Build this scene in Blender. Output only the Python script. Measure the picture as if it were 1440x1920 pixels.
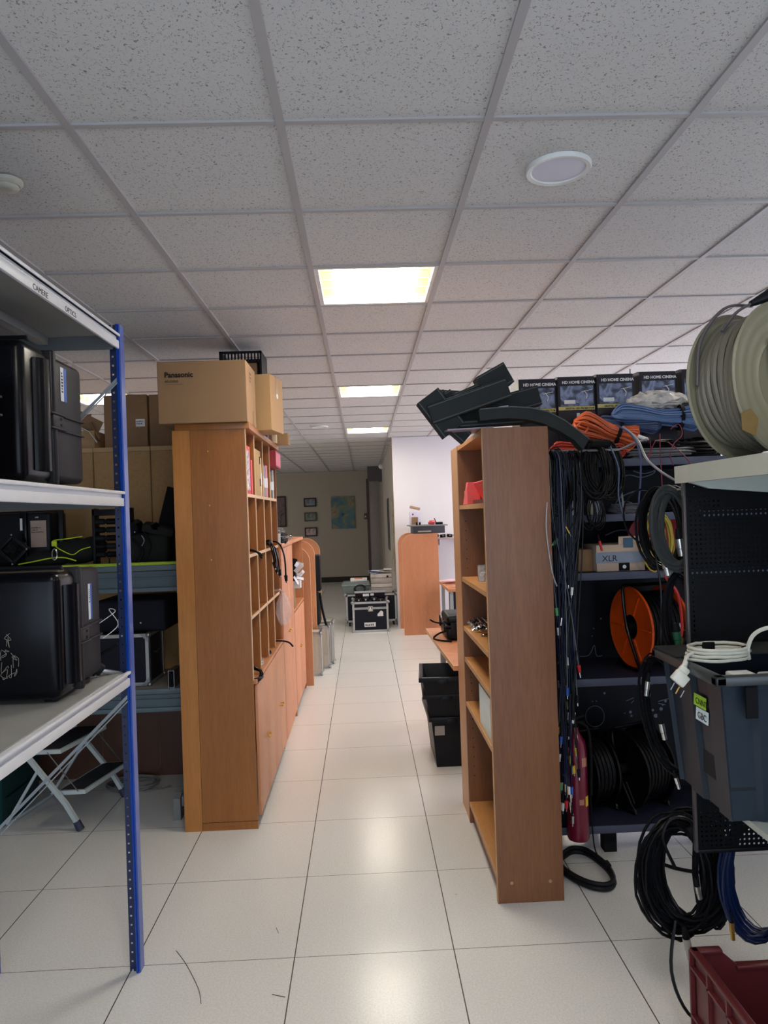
import bpy, bmesh, math, random
from mathutils import Matrix, Vector, Euler
for o in list(bpy.data.objects): bpy.data.objects.remove(o)
SC = bpy.context.scene; COL = SC.collection
PI = math.pi; CEIL = 2.783

# ---------------------------------------------------------------- camera
def Rcam(p, y, r):
    return Matrix.Rotation(y, 3, 'Z') @ Matrix.Rotation(p, 3, 'X') @ Matrix.Rotation(r, 3, 'Y')
R_ = Rcam(.0039, -.0298, .0345)
rx, fy, uz = R_ @ Vector((1,0,0)), R_ @ Vector((0,1,0)), R_ @ Vector((0,0,1))
cd = bpy.data.cameras.new('camera'); cam = bpy.data.objects.new('camera', cd); COL.objects.link(cam)
M = Matrix((rx, uz, -fy)).transposed().to_4x4(); M.translation = Vector((0, 0, 1.649)); cam.matrix_world = M
cd.sensor_fit = 'HORIZONTAL'; cd.sensor_width = 36; cd.lens = 36*1338.98/1440; cd.clip_start = .05; cd.clip_end = 60
SC.camera = cam
# ---------------------------------------------------------------- world, daylight, exposure
w = bpy.data.worlds.new('world'); SC.world = w; w.use_nodes = True
bg = w.node_tree.nodes['Background']; bg.inputs[0].default_value = (.62, .75, 1, 1); bg.inputs[1].default_value = .6
SC.view_settings.view_transform = 'Standard'; SC.view_settings.look = 'None'
SC.view_settings.exposure = -0.03; SC.view_settings.gamma = 1; SC.view_settings.use_curve_mapping = False
def area(name, loc, rot, sx, sy, power, col):
    l = bpy.data.lights.new(name, 'AREA'); l.shape = 'RECTANGLE'; l.size = sx; l.size_y = sy; l.energy = power; l.color = col
    o = bpy.data.objects.new(name, l); COL.objects.link(o); o.location = loc; o.rotation_euler = rot; return o
# daylight entering through the shop window behind the viewer and the windows of the right-hand wall
area('daylight_front_window', (.6, -2.9, 1.45), (PI/2, 0, 0), 6.0, 2.1, 120, (.70, .84, 1))
area('daylight_side_window', (5.9, 8.0, 1.5), (PI/2, 0, PI/2), 4.4, 1.9, 230, (.84, .86, 1))
area('far_left_fill', (-5.9, 14.0, 1.5), (PI/2, 0, -PI/2), 5.0, 1.7, 55, (1, .96, .9))  # no window here: fill light added to brighten the far corridor wall

# ---------------------------------------------------------------- materials
def lin(c): return tuple((x/12.92 if x <= .04045 else ((x+.055)/1.055)**2.4) for x in c)
def rgb(r, g, b): return lin((r/255, g/255, b/255)) + (1,)
MATS = {}
def mat(name, col, rough=.6, metal=0., var=.06, scale=18, bump=0., spec=.5, coat=0, trans=0):
    if name in MATS: return MATS[name]
    m = bpy.data.materials.new(name); m.use_nodes = True; nt = m.node_tree; N = nt.nodes; L = nt.links
    b = N['Principled BSDF']; b.inputs['Roughness'].default_value = rough; b.inputs['Metallic'].default_value = metal
    b.inputs['Specular IOR Level'].default_value = .18 if (max(col) < 62 and spec == .5 and not metal) else spec; b.inputs['Coat Weight'].default_value = coat
    b.inputs['Transmission Weight'].default_value = trans
    c = rgb(*col); tc = N.new('ShaderNodeTexCoord'); no = N.new('ShaderNodeTexNoise'); no.inputs['Scale'].default_value = scale
    no.inputs['Detail'].default_value = 4; L.new(tc.outputs['Object'], no.inputs['Vector'])
    mx = N.new('ShaderNodeMix'); mx.data_type = 'RGBA'; L.new(no.outputs['Fac'], mx.inputs['Factor'])
    mx.inputs['A'].default_value = tuple(x*(1-var*2) for x in c[:3])+(1,); mx.inputs['B'].default_value = tuple(min(1, x*(1+var*2)) for x in c[:3])+(1,)
    L.new(mx.outputs['Result'], b.inputs['Base Color'])
    if bump:
        bp = N.new('ShaderNodeBump'); bp.inputs['Strength'].default_value = bump; bp.inputs['Distance'].default_value = .003
        L.new(no.outputs['Fac'], bp.inputs['Height']); L.new(bp.outputs['Normal'], b.inputs['Normal'])
    MATS[name] = m; return m
def wood(name, a, b_, rough=.42, sc=(14, 14, 1.3)):
    if name in MATS: return MATS[name]
    m = bpy.data.materials.new(name); m.use_nodes = True; N = m.node_tree.nodes; L = m.node_tree.links; b = N['Principled BSDF']
    tc = N.new('ShaderNodeTexCoord'); mp = N.new('ShaderNodeMapping'); mp.inputs['Scale'].default_value = sc; L.new(tc.outputs['Object'], mp.inputs['Vector'])
    n1 = N.new('ShaderNodeTexNoise'); n1.inputs['Scale'].default_value = .55; n1.inputs['Detail'].default_value = 3; n1.inputs['Distortion'].default_value = .6; L.new(mp.outputs['Vector'], n1.inputs['Vector'])
    n2 = N.new('ShaderNodeTexNoise'); n2.inputs['Scale'].default_value = 9; n2.inputs['Detail'].default_value = 5; L.new(mp.outputs['Vector'], n2.inputs['Vector'])
    r = N.new('ShaderNodeValToRGB'); r.color_ramp.elements[0].position = .3; r.color_ramp.elements[1].position = .7
    r.color_ramp.elements[0].color = rgb(*a); r.color_ramp.elements[1].color = rgb(*b_)
    ad = N.new('ShaderNodeMath'); ad.operation = 'MULTIPLY_ADD'; ad.inputs[1].default_value = .45
    L.new(n2.outputs['Fac'], ad.inputs[0]); 
    m2 = N.new('ShaderNodeMath'); m2.operation = 'MULTIPLY'; m2.inputs[1].default_value = .55; L.new(n1.outputs['Fac'], m2.inputs[0]); L.new(m2.outputs[0], ad.inputs[2])
    L.new(ad.outputs[0], r.inputs['Fac']); L.new(r.outputs['Color'], b.inputs['Base Color']); b.inputs['Roughness'].default_value = rough
    MATS[name] = m; return m
def emis(name, col, s):
    m = bpy.data.materials.new(name); m.use_nodes = True; b = m.node_tree.nodes['Principled BSDF']
    b.inputs['Emission Color'].default_value = rgb(*col); b.inputs['Emission Strength'].default_value = s; b.inputs['Base Color'].default_value = rgb(*col)
    MATS[name] = m; return m
def film(name, col, alpha, rough=.12):
    m = bpy.data.materials.new(name); m.use_nodes = True; N = m.node_tree.nodes; L = m.node_tree.links; b = N['Principled BSDF']
    b.inputs['Base Color'].default_value = rgb(*col); b.inputs['Roughness'].default_value = rough
    tc = N.new('ShaderNodeTexCoord'); no = N.new('ShaderNodeTexNoise'); no.inputs['Scale'].default_value = 30; L.new(tc.outputs['Object'], no.inputs['Vector'])
    mm = N.new('ShaderNodeMath'); mm.operation = 'MULTIPLY'; mm.inputs[1].default_value = alpha*2; L.new(no.outputs['Fac'], mm.inputs[0]); L.new(mm.outputs[0], b.inputs['Alpha'])
    MATS[name] = m; return m
def picture(name, cols, scale=3, dist=1.5):
    m = bpy.data.materials.new(name); m.use_nodes = True; N = m.node_tree.nodes; L = m.node_tree.links; b = N['Principled BSDF']
    tc = N.new('ShaderNodeTexCoord'); no = N.new('ShaderNodeTexNoise'); no.inputs['Scale'].default_value = scale; no.inputs['Distortion'].default_value = dist; no.inputs['Detail'].default_value = 5
    L.new(tc.outputs['Object'], no.inputs['Vector']); r = N.new('ShaderNodeValToRGB'); e = r.color_ramp.elements
    for i, c in enumerate(cols):
        p = .3 + .4*i/(len(cols)-1)
        el = e[i] if i < 2 else e.new(p); el.position = p; el.color = rgb(*c)
    L.new(no.outputs['Fac'], r.inputs['Fac']); L.new(r.outputs['Color'], b.inputs['Base Color']); b.inputs['Roughness'].default_value = .45
    MATS[name] = m; return m

# ---------------------------------------------------------------- mesh builder
W = {}
def wm(o): return W.get(o.name, Matrix.Identity(4)) if o else Matrix.Identity(4)
class B:
    def __init__(s): s.b = bmesh.new()
    def _add(s, vs, fs, smooth=False):
        v = [s.b.verts.new(p) for p in vs]; out = []
        for f in fs:
            try: fc = s.b.faces.new([v[i] for i in f]); fc.smooth = smooth; out.append(fc)
            except ValueError: pass
        return v, out
    def ob(s, c, size, rot=None, bev=0., seg=2):
        hx, hy, hz = (q/2 for q in size); T = Matrix.Translation(c)
        if rot is not None: T = T @ (rot.to_4x4() if isinstance(rot, Matrix) else Euler(rot).to_matrix().to_4x4())
        vs = [T @ Vector((x*hx, y*hy, z*hz)) for x in (-1,1) for y in (-1,1) for z in (-1,1)]
        v, f = s._add(vs, [(0,1,3,2),(4,6,7,5),(0,4,5,1),(2,3,7,6),(0,2,6,4),(1,5,7,3)])
        if bev: 
            bev = min(bev, .49*min(size))
            es = set(e for x in f for e in x.edges); r = bmesh.ops.bevel(s.b, geom=list(es), offset=bev, segments=seg, affect='EDGES', profile=.5)
            for x in r['faces']: x.smooth = True
        return s
    def box(s, x0, x1, y0, y1, z0, z1, bev=0., seg=2):
        return s.ob(((x0+x1)/2, (y0+y1)/2, (z0+z1)/2), (abs(x1-x0), abs(y1-y0), abs(z1-z0)), None, bev, seg)
    def cyl(s, p, q, r, n=16, r2=None, cap=True):
        p, q = Vector(p), Vector(q); d = (q-p).normalized(); a = d.orthogonal().normalized(); b = d.cross(a); r2 = r if r2 is None else r2
        vs = [p + (a*math.cos(2*PI*i/n)+b*math.sin(2*PI*i/n))*r for i in range(n)] + [q + (a*math.cos(2*PI*i/n)+b*math.sin(2*PI*i/n))*r2 for i in range(n)]
        s._add(vs, [(i, (i+1)%n, n+(i+1)%n, n+i) for i in range(n)], True)
        if cap: s._add(vs, [tuple(range(n-1,-1,-1)), tuple(range(n, 2*n))])
        return s
    def tube(s, pts, r, n=6, closed=False, sm=0):
        P = [Vector(p) for p in pts]
        if sm:
            Q = []; m = len(P)
            for i in range(m if closed else m-1):
                p0 = P[(i-1)%m] if (closed or i > 0) else P[0]; p1 = P[i]; p2 = P[(i+1)%m]; p3 = P[(i+2)%m] if (closed or i+2 < m) else P[-1]
                for k in range(sm):
                    t = k/sm; Q.append(.5*((2*p1)+(p2-p0)*t+(2*p0-5*p1+4*p2-p3)*t*t+(3*p1-p0-3*p2+p3)*t**3))
            if not closed: Q.append(P[-1])
            P = Q
        m = len(P); vs = []; a = None
        for i in range(m):
            d = (P[(i+1)%m]-P[i-1]) if (closed or 0 < i < m-1) else (P[1]-P[0] if i == 0 else P[-1]-P[-2])
            if d.length < 1e-9: d = Vector((0,0,1))
            d.normalize()
            a = d.orthogonal() if a is None else a - d*a.dot(d)
            if a.length < 1e-6: a = d.orthogonal()
            a.normalize(); b = d.cross(a)
            vs += [P[i] + (a*math.cos(2*PI*k/n)+b*math.sin(2*PI*k/n))*r for k in range(n)]
        fs = [(i*n+k, i*n+(k+1)%n, ((i+1)%m)*n+(k+1)%n, ((i+1)%m)*n+k) for i in range(m if closed else m-1) for k in range(n)]
        s._add(vs, fs, True)
        if not closed: s._add(vs, [tuple(range(n-1,-1,-1)), tuple(range((m-1)*n, m*n))])
        return s
    def prism(s, poly, a, b, ax='Y', smooth=False):
        f = {'X': lambda u, v, t: (t, u, v), 'Y': lambda u, v, t: (u, t, v), 'Z': lambda u, v, t: (u, v, t)}[ax]
        n = len(poly); vs = [f(u, v, a) for u, v in poly] + [f(u, v, b) for u, v in poly]
        s._add(vs, [tuple(range(n)), tuple(range(2*n-1, n-1, -1))] + [(i, n+i, n+(i+1)%n, (i+1)%n) for i in range(n)]); return s
    def lathe(s, prof, c, d=(0,0,1), n=24):
        c = Vector(c); d = Vector(d).normalized(); a = d.orthogonal().normalized(); b = d.cross(a); vs = []
        for r, h in prof: vs += [c + d*h + (a*math.cos(2*PI*k/n)+b*math.sin(2*PI*k/n))*max(r, 1e-5) for k in range(n)]
        m = len(prof); s._add(vs, [(i*n+k, i*n+(k+1)%n, (i+1)*n+(k+1)%n, (i+1)*n+k) for i in range(m-1) for k in range(n)], True); return s
    def sph(s, c, r, sc=(1,1,1), n=12):
        c = Vector(c); vs = []; m = n//2+1
        for i in range(m+1):
            t = PI*i/m
            vs += [c + Vector((r*sc[0]*math.sin(t)*math.cos(2*PI*k/n), r*sc[1]*math.sin(t)*math.sin(2*PI*k/n), r*sc[2]*math.cos(t))) for k in range(n)]
        s._add(vs, [(i*n+k, i*n+(k+1)%n, (i+1)*n+(k+1)%n, (i+1)*n+k) for i in range(m) for k in range(n)], True); return s
    def loops(s, c, u, v, ra, rb, k, r, jit=.01, seed=1, n=6, seg=22, spread=(0,0,0), arc=None):
        """k closed turns of cable around c in the plane u,v"""
        g = random.Random(seed); c = Vector(c); u = Vector(u).normalized(); v = Vector(v).normalized(); w_ = u.cross(v); sp = Vector(spread)
        for i in range(k):
            cc = c + sp*(i/max(1, k-1)-.5) + Vector([g.uniform(-jit, jit)*.5 for _ in range(3)])
            a_ = ra*(1+g.uniform(-1, 1)*jit*4); b_ = rb*(1+g.uniform(-1, 1)*jit*4); t1 = g.uniform(-jit, jit)*5; p1 = g.uniform(0, 6)
            if arc: 
                pts = [cc + u*a_*math.cos(arc[0]+(arc[1]-arc[0])*q/seg) + v*b_*math.sin(arc[0]+(arc[1]-arc[0])*q/seg) + w_*t1*a_*math.sin(q+p1)*.2 for q in range(seg+1)]
                s.tube(pts, r, n)
            else:
                pts = [cc + u*a_*math.cos(2*PI*q/seg) + v*b_*math.sin(2*PI*q/seg) + w_*(t1*a_*math.sin(2*PI*q/seg+p1)+g.uniform(-jit, jit)*.15) for q in range(seg)]
                s.tube(pts, r, n, closed=True)
        return s
    def build(s, name, m, parent=None, label=None, cat=None, group=None, kind=None, local=False):
        b = s.b; bmesh.ops.recalc_face_normals(b, faces=b.faces)
        if parent is not None and not local: b.transform(wm(parent).inverted())
        org = None
        if parent is None:
            cs = [v.co for v in b.verts]; org = Vector(((min(c.x for c in cs)+max(c.x for c in cs))/2, (min(c.y for c in cs)+max(c.y for c in cs))/2, min(c.z for c in cs)))
            b.transform(Matrix.Translation(-org))
        me = bpy.data.meshes.new(name); b.to_mesh(me); b.free()
        for mm in (m if isinstance(m, (list, tuple)) else [m]): me.materials.append(mm)
        o = bpy.data.objects.new(name, me); COL.objects.link(o)
        if any(p.use_smooth for p in me.polygons): me.set_sharp_from_angle(angle=.7)
        if parent is not None: o.parent = parent; W[o.name] = wm(parent).copy()
        else: o.location = org; W[o.name] = Matrix.Translation(org)
        props(o, label, cat, group, kind); return o
def props(o, label=None, cat=None, group=None, kind=None):
    if label: o['label'] = label
    if cat: o['category'] = cat
    if group: o['group'] = group
    if kind: o['kind'] = kind
def thing(name, label, cat, loc=(0,0,0), group=None, rz=0., rot=None):
    o = bpy.data.objects.new(name, None); COL.objects.link(o); o.empty_display_size = .05; o.location = loc
    o.rotation_euler = rot if rot is not None else (0, 0, rz)
    W[o.name] = Matrix.Translation(loc) @ Euler(o.rotation_euler).to_matrix().to_4x4(); props(o, label, cat, group); return o
def print_lines(lines, size, loc, rot, m, parent):
    """print too small to read: rows of little ink strokes, lines = stroke count per row"""
    g = random.Random(len(lines)+int(size*1e4)); b = B(); T = Matrix.Translation(loc) @ Euler(rot).to_matrix().to_4x4()
    for r, n in enumerate(lines):
        for k in range(n):
            h = size*g.uniform(.35, .62); x = size*.5*k; y = -r*size; b._add([T @ Vector(p) for p in ((x, y, 0), (x+size*g.uniform(.15, .38), y, 0), (x+size*.3, y+h, 0), (x, y+h, 0))], [(0, 1, 2, 3)])
    return b.build('printed_lines', m, parent)
def text(name, s, size, loc, rot, m, parent, ext=.0004, align='LEFT', sx=1., local=False, shear=0., bold=0.):
    c = bpy.data.curves.new('t', 'FONT'); c.body = s; c.size = size; c.extrude = ext; c.align_x = align; c.shear = shear; c.offset = bold; c.resolution_u = 3
    t = bpy.data.objects.new('t', c); COL.objects.link(t); bpy.context.view_layer.update()
    me = bpy.data.meshes.new_from_object(t.evaluated_get(bpy.context.evaluated_depsgraph_get())); bpy.data.objects.remove(t)
    T = Matrix.Translation(loc) @ Euler(rot).to_matrix().to_4x4() @ Matrix.Diagonal((sx, 1, 1, 1))
    if not local: T = wm(parent).inverted() @ T
    me.transform(T); me.materials.clear(); me.materials.append(m); me.name = name
    o = bpy.data.objects.new(name, me); COL.objects.link(o); o.parent = parent; W[o.name] = wm(parent).copy(); return o
def dup(o, loc=None, rz=None, label=None, parent=None):
    c = o.copy(); COL.objects.link(c)
    if parent is not None: c.parent = parent
    if loc is not None: c.location = loc
    if rz is not None: c.rotation_euler = (0, 0, rz)
    if label: c['label'] = label
    for ch in [x for x in list(bpy.data.objects) if x.parent == o and x != c]: dup(ch, parent=c)
    return c
FX, SX = (PI/2, 0, 0), (PI/2, 0, PI/2)      # lettering facing the viewer (-Y) / facing +X
SNX = (PI/2, 0, -PI/2)                      # lettering facing -X

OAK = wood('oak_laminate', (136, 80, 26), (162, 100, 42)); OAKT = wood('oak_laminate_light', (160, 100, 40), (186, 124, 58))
BEECH = wood('beech_laminate', (176, 112, 70), (204, 142, 96)); BEECHP = wood('beech_pink', (184, 116, 78), (208, 142, 102), .5)
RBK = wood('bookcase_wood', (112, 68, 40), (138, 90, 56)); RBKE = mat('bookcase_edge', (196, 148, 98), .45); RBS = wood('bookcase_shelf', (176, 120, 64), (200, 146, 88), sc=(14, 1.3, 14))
LIPP = mat('pale_laminate_edge', (206, 168, 128), .5)
HARD = mat('hardboard', (172, 134, 86), .75, var=.1, scale=60, bump=.1); CARD = mat('cardboard', (168, 132, 92), .8, var=.04, scale=8)
CARD2 = mat('cardboard_dark', (140, 108, 76), .8); TAPE = mat('packing_tape', (150, 112, 72), .3); INK = mat('printed_ink', (40, 32, 28), .6, var=0)
BRN_SHADE = mat('shaded_back_board', (86, 54, 38), .5)  # browner cabinet backs, shade low down painted into the colour
WM = mat('white_painted_steel', (222, 223, 230), .38, var=.02); GM = mat('grey_painted_steel', (150, 155, 158), .45, var=.03); GM2 = mat('light_grey_steel', (186, 190, 180), .45, var=.03)
BGM = mat('blue_grey_steel', (82, 98, 106), .45, var=.03); BLUE = mat('blue_painted_steel', (16, 66, 160), .28, var=.04, coat=.3)
BLK = mat('black_plastic', (22, 22, 26), .38, var=.08, spec=.5); BLKM = mat('black_matt', (14, 14, 16), .75); BLKG = mat('black_gloss', (10, 10, 15), .25)
CASEG = mat('charcoal_plastic', (40, 39, 44), .5, var=.05, scale=200, bump=.05); RUB = mat('black_rubber', (26, 26, 28), .5); FOAM = mat('black_foam', (42, 46, 46), .7, var=.08)
ALU = mat('aluminium', (178, 176, 172), .35, .75, var=.05); CHR = mat('chrome', (205, 205, 205), .15, 1, var=.02); STEEL = mat('steel', (150, 150, 150), .3, .8)
PAPER = mat('white_paper', (225, 225, 228), .6, var=.02); RED = mat('red_plastic', (190, 30, 40), .4); ORG = mat('orange_plastic', (226, 84, 18), .4); YEL = mat('yellow_plastic', (220, 190, 40), .5)
PINK = mat('pink_card', (238, 106, 110), .7); LBLUE = mat('label_blue', (40, 92, 180), .5); GREEN = mat('green_plastic', (14, 56, 56), .35); DKNAVY = mat('dark_navy_board', (9, 9, 18), .5)
DSH = mat('slate_shelf', (62, 66, 88), .45); CHALK = mat('chalk_line', (120, 125, 140), .9, var=.2); LIME = mat('lime_fabric', (190, 214, 30), .6); BRASS = mat('brass', (200, 160, 80), .3, .8)
# ================================================================ the setting
def floor_mat():
    m = bpy.data.materials.new('vinyl_floor_tiles'); m.use_nodes = True; N = m.node_tree.nodes; L = m.node_tree.links; b = N['Principled BSDF']
    g = N.new('ShaderNodeNewGeometry'); sp = N.new('ShaderNodeSeparateXYZ'); L.new(g.outputs['Position'], sp.inputs[0])
    def line(out, off, wd):
        a = N.new('ShaderNodeMath'); a.operation = 'SUBTRACT'; L.new(sp.outputs[out], a.inputs[0]); a.inputs[1].default_value = off-6+.3
        d = N.new('ShaderNodeMath'); d.operation = 'MODULO'; L.new(a.outputs[0], d.inputs[0]); d.inputs[1].default_value = .6
        e = N.new('ShaderNodeMath'); e.operation = 'SUBTRACT'; L.new(d.outputs[0], e.inputs[0]); e.inputs[1].default_value = .3
        f = N.new('ShaderNodeMath'); f.operation = 'ABSOLUTE'; L.new(e.outputs[0], f.inputs[0])
        h = N.new('ShaderNodeMath'); h.operation = 'LESS_THAN'; L.new(f.outputs[0], h.inputs[0]); h.inputs[1].default_value = wd
        return h
    lx = line('X', -1.5127, .0022); ly = line('Y', 2.6969, .0014)
    mxx = N.new('ShaderNodeMath'); mxx.operation = 'MAXIMUM'; L.new(lx.outputs[0], mxx.inputs[0]); L.new(ly.outputs[0], mxx.inputs[1])
    n1 = N.new('ShaderNodeTexNoise'); n1.inputs['Scale'].default_value = 140; n1.inputs['Detail'].default_value = 2; L.new(g.outputs['Position'], n1.inputs['Vector'])
    n2 = N.new('ShaderNodeTexNoise'); n2.inputs['Scale'].default_value = 2.2; n2.inputs['Detail'].default_value = 4; L.new(g.outputs['Position'], n2.inputs['Vector'])
    r = N.new('ShaderNodeValToRGB'); r.color_ramp.elements[0].position = .2; r.color_ramp.elements[1].position = .8
    r.color_ramp.elements[0].color = rgb(214, 212, 207); r.color_ramp.elements[1].color = rgb(238, 237, 234)
    av = N.new('ShaderNodeMath'); av.operation = 'MULTIPLY_ADD'; av.inputs[1].default_value = 1.0; L.new(n1.outputs['Fac'], av.inputs[0])
    a2 = N.new('ShaderNodeMath'); a2.operation = 'MULTIPLY'; a2.inputs[1].default_value = .0; L.new(n2.outputs['Fac'], a2.inputs[0]); L.new(a2.outputs[0], av.inputs[2]); L.new(av.outputs[0], r.inputs['Fac'])
    mx = N.new('ShaderNodeMix'); mx.data_type = 'RGBA'; L.new(mxx.outputs[0], mx.inputs['Factor']); L.new(r.outputs['Color'], mx.inputs['A']); mx.inputs['B'].default_value = rgb(92, 84, 78)
    L.new(mx.outputs['Result'], b.inputs['Base Color'])
    rr = N.new('ShaderNodeMapRange'); rr.inputs['To Min'].default_value = .22; rr.inputs['To Max'].default_value = .32; b.inputs['Roughness'].default_value = .22
    b.inputs['Specular IOR Level'].default_value = .5
    return m
def ceil_mat():
    m = bpy.data.materials.new('mineral_ceiling_tile'); m.use_nodes = True; N = m.node_tree.nodes; L = m.node_tree.links; b = N['Principled BSDF']
    g = N.new('ShaderNodeNewGeometry'); n1 = N.new('ShaderNodeTexNoise'); n1.inputs['Scale'].default_value = 140; n1.inputs['Detail'].default_value = 2.0; n1.inputs['Distortion'].default_value = 1.2
    L.new(g.outputs['Position'], n1.inputs['Vector'])
    r = N.new('ShaderNodeValToRGB'); e = r.color_ramp.elements; e[0].position = .35; e[0].color = rgb(134, 130, 129); e[1].position = .395; e[1].color = rgb(206, 204, 203)
    L.new(n1.outputs['Fac'], r.inputs['Fac']); L.new(r.outputs['Color'], b.inputs['Base Color']); b.inputs['Roughness'].default_value = .9
    return m
B().box(-6, 6, -3, 18, -.1, 0).build('floor', floor_mat(), kind='structure')
GX0, GY0 = -.1984, 2.0493
lamps = [(i, j) for i in (-4, 0, 4) for j in (-3, 2, 7, 12) if (i, j) not in ((-4, 2), (-4, -3))]  # row behind the viewer is unseen, added to brighten the near floor
cb = B(); rail = B(); nx0, nx1, ny0, ny1 = -10, 11, -9, 27
for i in range(nx0, nx1):
    for j in range(ny0, ny1):
        if (i, j) in lamps: continue
        x, y = GX0+.6*i, GY0+.6*j
        cb._add([(x, y, CEIL+.004), (x+.6, y, CEIL+.004), (x+.6, y+.6, CEIL+.004), (x, y+.6, CEIL+.004)], [(0, 3, 2, 1)])
cb.box(-6.4, 6.6, -3.6, 18.4, CEIL+.25, CEIL+.3)
cb.build('ceiling', ceil_mat(), kind='structure')
for i in range(nx0, nx1+1): x = GX0+.6*i; rail.box(x-.012, x+.012, GY0+.6*ny0, GY0+.6*ny1, CEIL-.004, CEIL+.012)
for j in range(ny0, ny1+1): y = GY0+.6*j; rail.box(GX0+.6*nx0, GX0+.6*nx1, y-.010, y+.010, CEIL-.0025, CEIL+.012)
rail.build('trim_1', mat('ceiling_rail', (174, 170, 171), .6, var=.01), kind='structure')
WALLB = mat('far_wall_paint', (168, 160, 146), .7, var=.02, scale=2); WALLW = mat('white_wall_paint', (222, 218, 222), .7, var=.015, scale=2)
B().box(-6, 1.4, 18, 18.15, 0, CEIL).build('wall_back', WALLB, kind='structure')
B().box(-6.15, -6, -3, 18, 0, CEIL).build('wall_left', WALLW, kind='structure')
wr = B(); wr.box(6, 6.15, -3, 18, 0, .5); wr.box(6, 6.15, -3, 18, 2.45, CEIL)
for a, b in ((-3, 5.7), (10.3, 18)): wr.box(6, 6.15, a, b, .5, 2.45)
wr.build('wall_right', WALLW, kind='structure')
wf = B(); wf.box(-6, 6, -3.15, -3, 0, .35); wf.box(-6, 6, -3.15, -3, 2.5, CEIL); wf.box(-6, -2.5, -3.15, -3, .35, 2.5); wf.box(3.7, 6, -3.15, -3, .35, 2.5)
wf.build('wall_front', WALLW, kind='structure')
B().box(.476, 6, 10.5, 10.62, 0, CEIL).build('wall_partition', WALLW, kind='structure')
B().box(.476, .6, 10.62, 18, 0, CEIL).build('wall_corridor', mat('corridor_wall_paint', (178, 170, 160), .7), kind='structure')
B().box(-6, .2, 17.985, 18, 0, .13).build('baseboard_back', mat('dark_skirting', (52, 48, 46), .6), kind='structure')
B().box(.462, .476, 10.49, 10.53, 0, CEIL).build('trim_2', mat('corner_bead', (226, 214, 206), .5), kind='structure')
# grey doorway with a dark box head at the end of the corridor
B().box(.14, .476, 16.6, 17.1, 2.44, CEIL).build('trim_3', mat('dark_grey_boxing', (88, 86, 88), .7), kind='structure')
B().box(.155, .40, 16.62, 16.68, 0, 2.44, .004).build('door_1', mat('grey_door', (142, 136, 136), .5), kind='structure')
B().box(.10, .155, 16.61, 16.70, 0, 2.5).build('trim_4', mat('dark_door_frame', (72, 62, 62), .6), kind='structure')
fr = B(); fr.box(-2.5, 3.7, -3.1, -3.05, .35, .42); fr.box(-2.5, 3.7, -3.1, -3.05, 2.43, 2.5)
for x in (-2.5, -.45, 1.6, 3.63): fr.box(x, x+.07, -3.1, -3.05, .35, 2.5)
fr.build('window_1', WM, kind='structure')
fr = B(); fr.box(6.05, 6.1, 5.7, 10.3, .5, .56); fr.box(6.05, 6.1, 5.7, 10.3, 2.39, 2.45)
for y in (5.7, 7.2, 8.75, 10.24): fr.box(6.05, 6.1, y, y+.06, .5, 2.45)
fr.build('window_2', WM, kind='structure')

# ---------------------------------------------------------------- ceiling fittings
TUBE = emis('lamp_glow', (255, 247, 232), 34); LOUV = mat('lamp_louvre', (208, 200, 146), .4, .1, var=.02); LFR = mat('lamp_frame', (226, 226, 222), .5)
wh = {(0,2): 'nearest louvred ceiling lamp, above the aisle between cabinet and bookcase', (0,7): 'second louvred ceiling lamp along the aisle, lit', (0,12): 'third louvred ceiling lamp down the aisle, small and lit',
      (-4,7): 'lit ceiling lamp showing beyond the steel rack on the left', (4,2): 'lit ceiling lamp cut off at the right, above the cable reel', (4,7): 'ceiling lamp over the desks by the side window, hidden behind the projector boxes', (4,12): 'ceiling lamp beyond the white partition wall', (-4,12): 'ceiling lamp in the far left corner of the room', (0,-3): 'unseen ceiling lamp added behind the viewer to light the aisle floor', (4,-3): 'unseen ceiling lamp added behind the viewer at right for floor light'}
for (i, j) in lamps:
    x, y = GX0+.6*i+.3, GY0+.6*j+.3; 
    t = thing('ceiling_lamp', wh.get((i, j), 'lit square ceiling lamp over the side areas of the room'), 'ceiling lamp', (x, y, CEIL+.1), 'square ceiling lamps')
    f = B(); 
    f.box(x-.298, x-.268, y-.298, y+.298, CEIL+.0, CEIL+.11); f.box(x+.268, x+.298, y-.298, y+.298, CEIL+.0, CEIL+.11)
    f.box(x-.268, x+.268, y-.298, y-.268, CEIL+.0, CEIL+.11); f.box(x-.268, x+.268, y+.268, y+.298, CEIL+.0, CEIL+.11)
    f.box(x-.3, x+.3, y-.3, y+.3, CEIL+.11, CEIL+.12); f.build('housing', LFR, t)
    for k in range(4):
        yy = y-.2+.133*k; B().box(x-.205, x+.205, yy-.048, yy+.048, CEIL+.050, CEIL+.058).build('tube', TUBE, t)
    for sx in (-1, 1):
        lo = B()
        for k in range(4):
            yy = y-.2+.133*k; xx = x+sx*.238; lo.ob((xx, yy-.03, CEIL+.05), (.062, .003, .07), (.5, 0, 0)); lo.ob((xx, yy+.03, CEIL+.05), (.062, .003, .07), (-.5, 0, 0)); lo.box(xx-.031, xx+.031, yy-.066, yy+.066, CEIL+.085, CEIL+.088)
        lo.build('louvre', LOUV, t)
def downlight(x, y, r, lab, lens):
    t = thing('round_downlight', lab, 'ceiling light', (x, y, CEIL), 'round recessed downlights')
    B().lathe([(r*.80, -.004), (r*.84, -.010), (r*.97, -.012), (r, -.006), (r, .003)], (x, y, CEIL), n=40).build('bezel', LFR, t)
    B().lathe([(0, -.007), (r*.5, -.007), (r*.82, -.006)], (x, y, CEIL), n=40).build('lens', lens, t)
LENS = mat('downlight_lens', (212, 212, 226), .4, var=.01)
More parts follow.
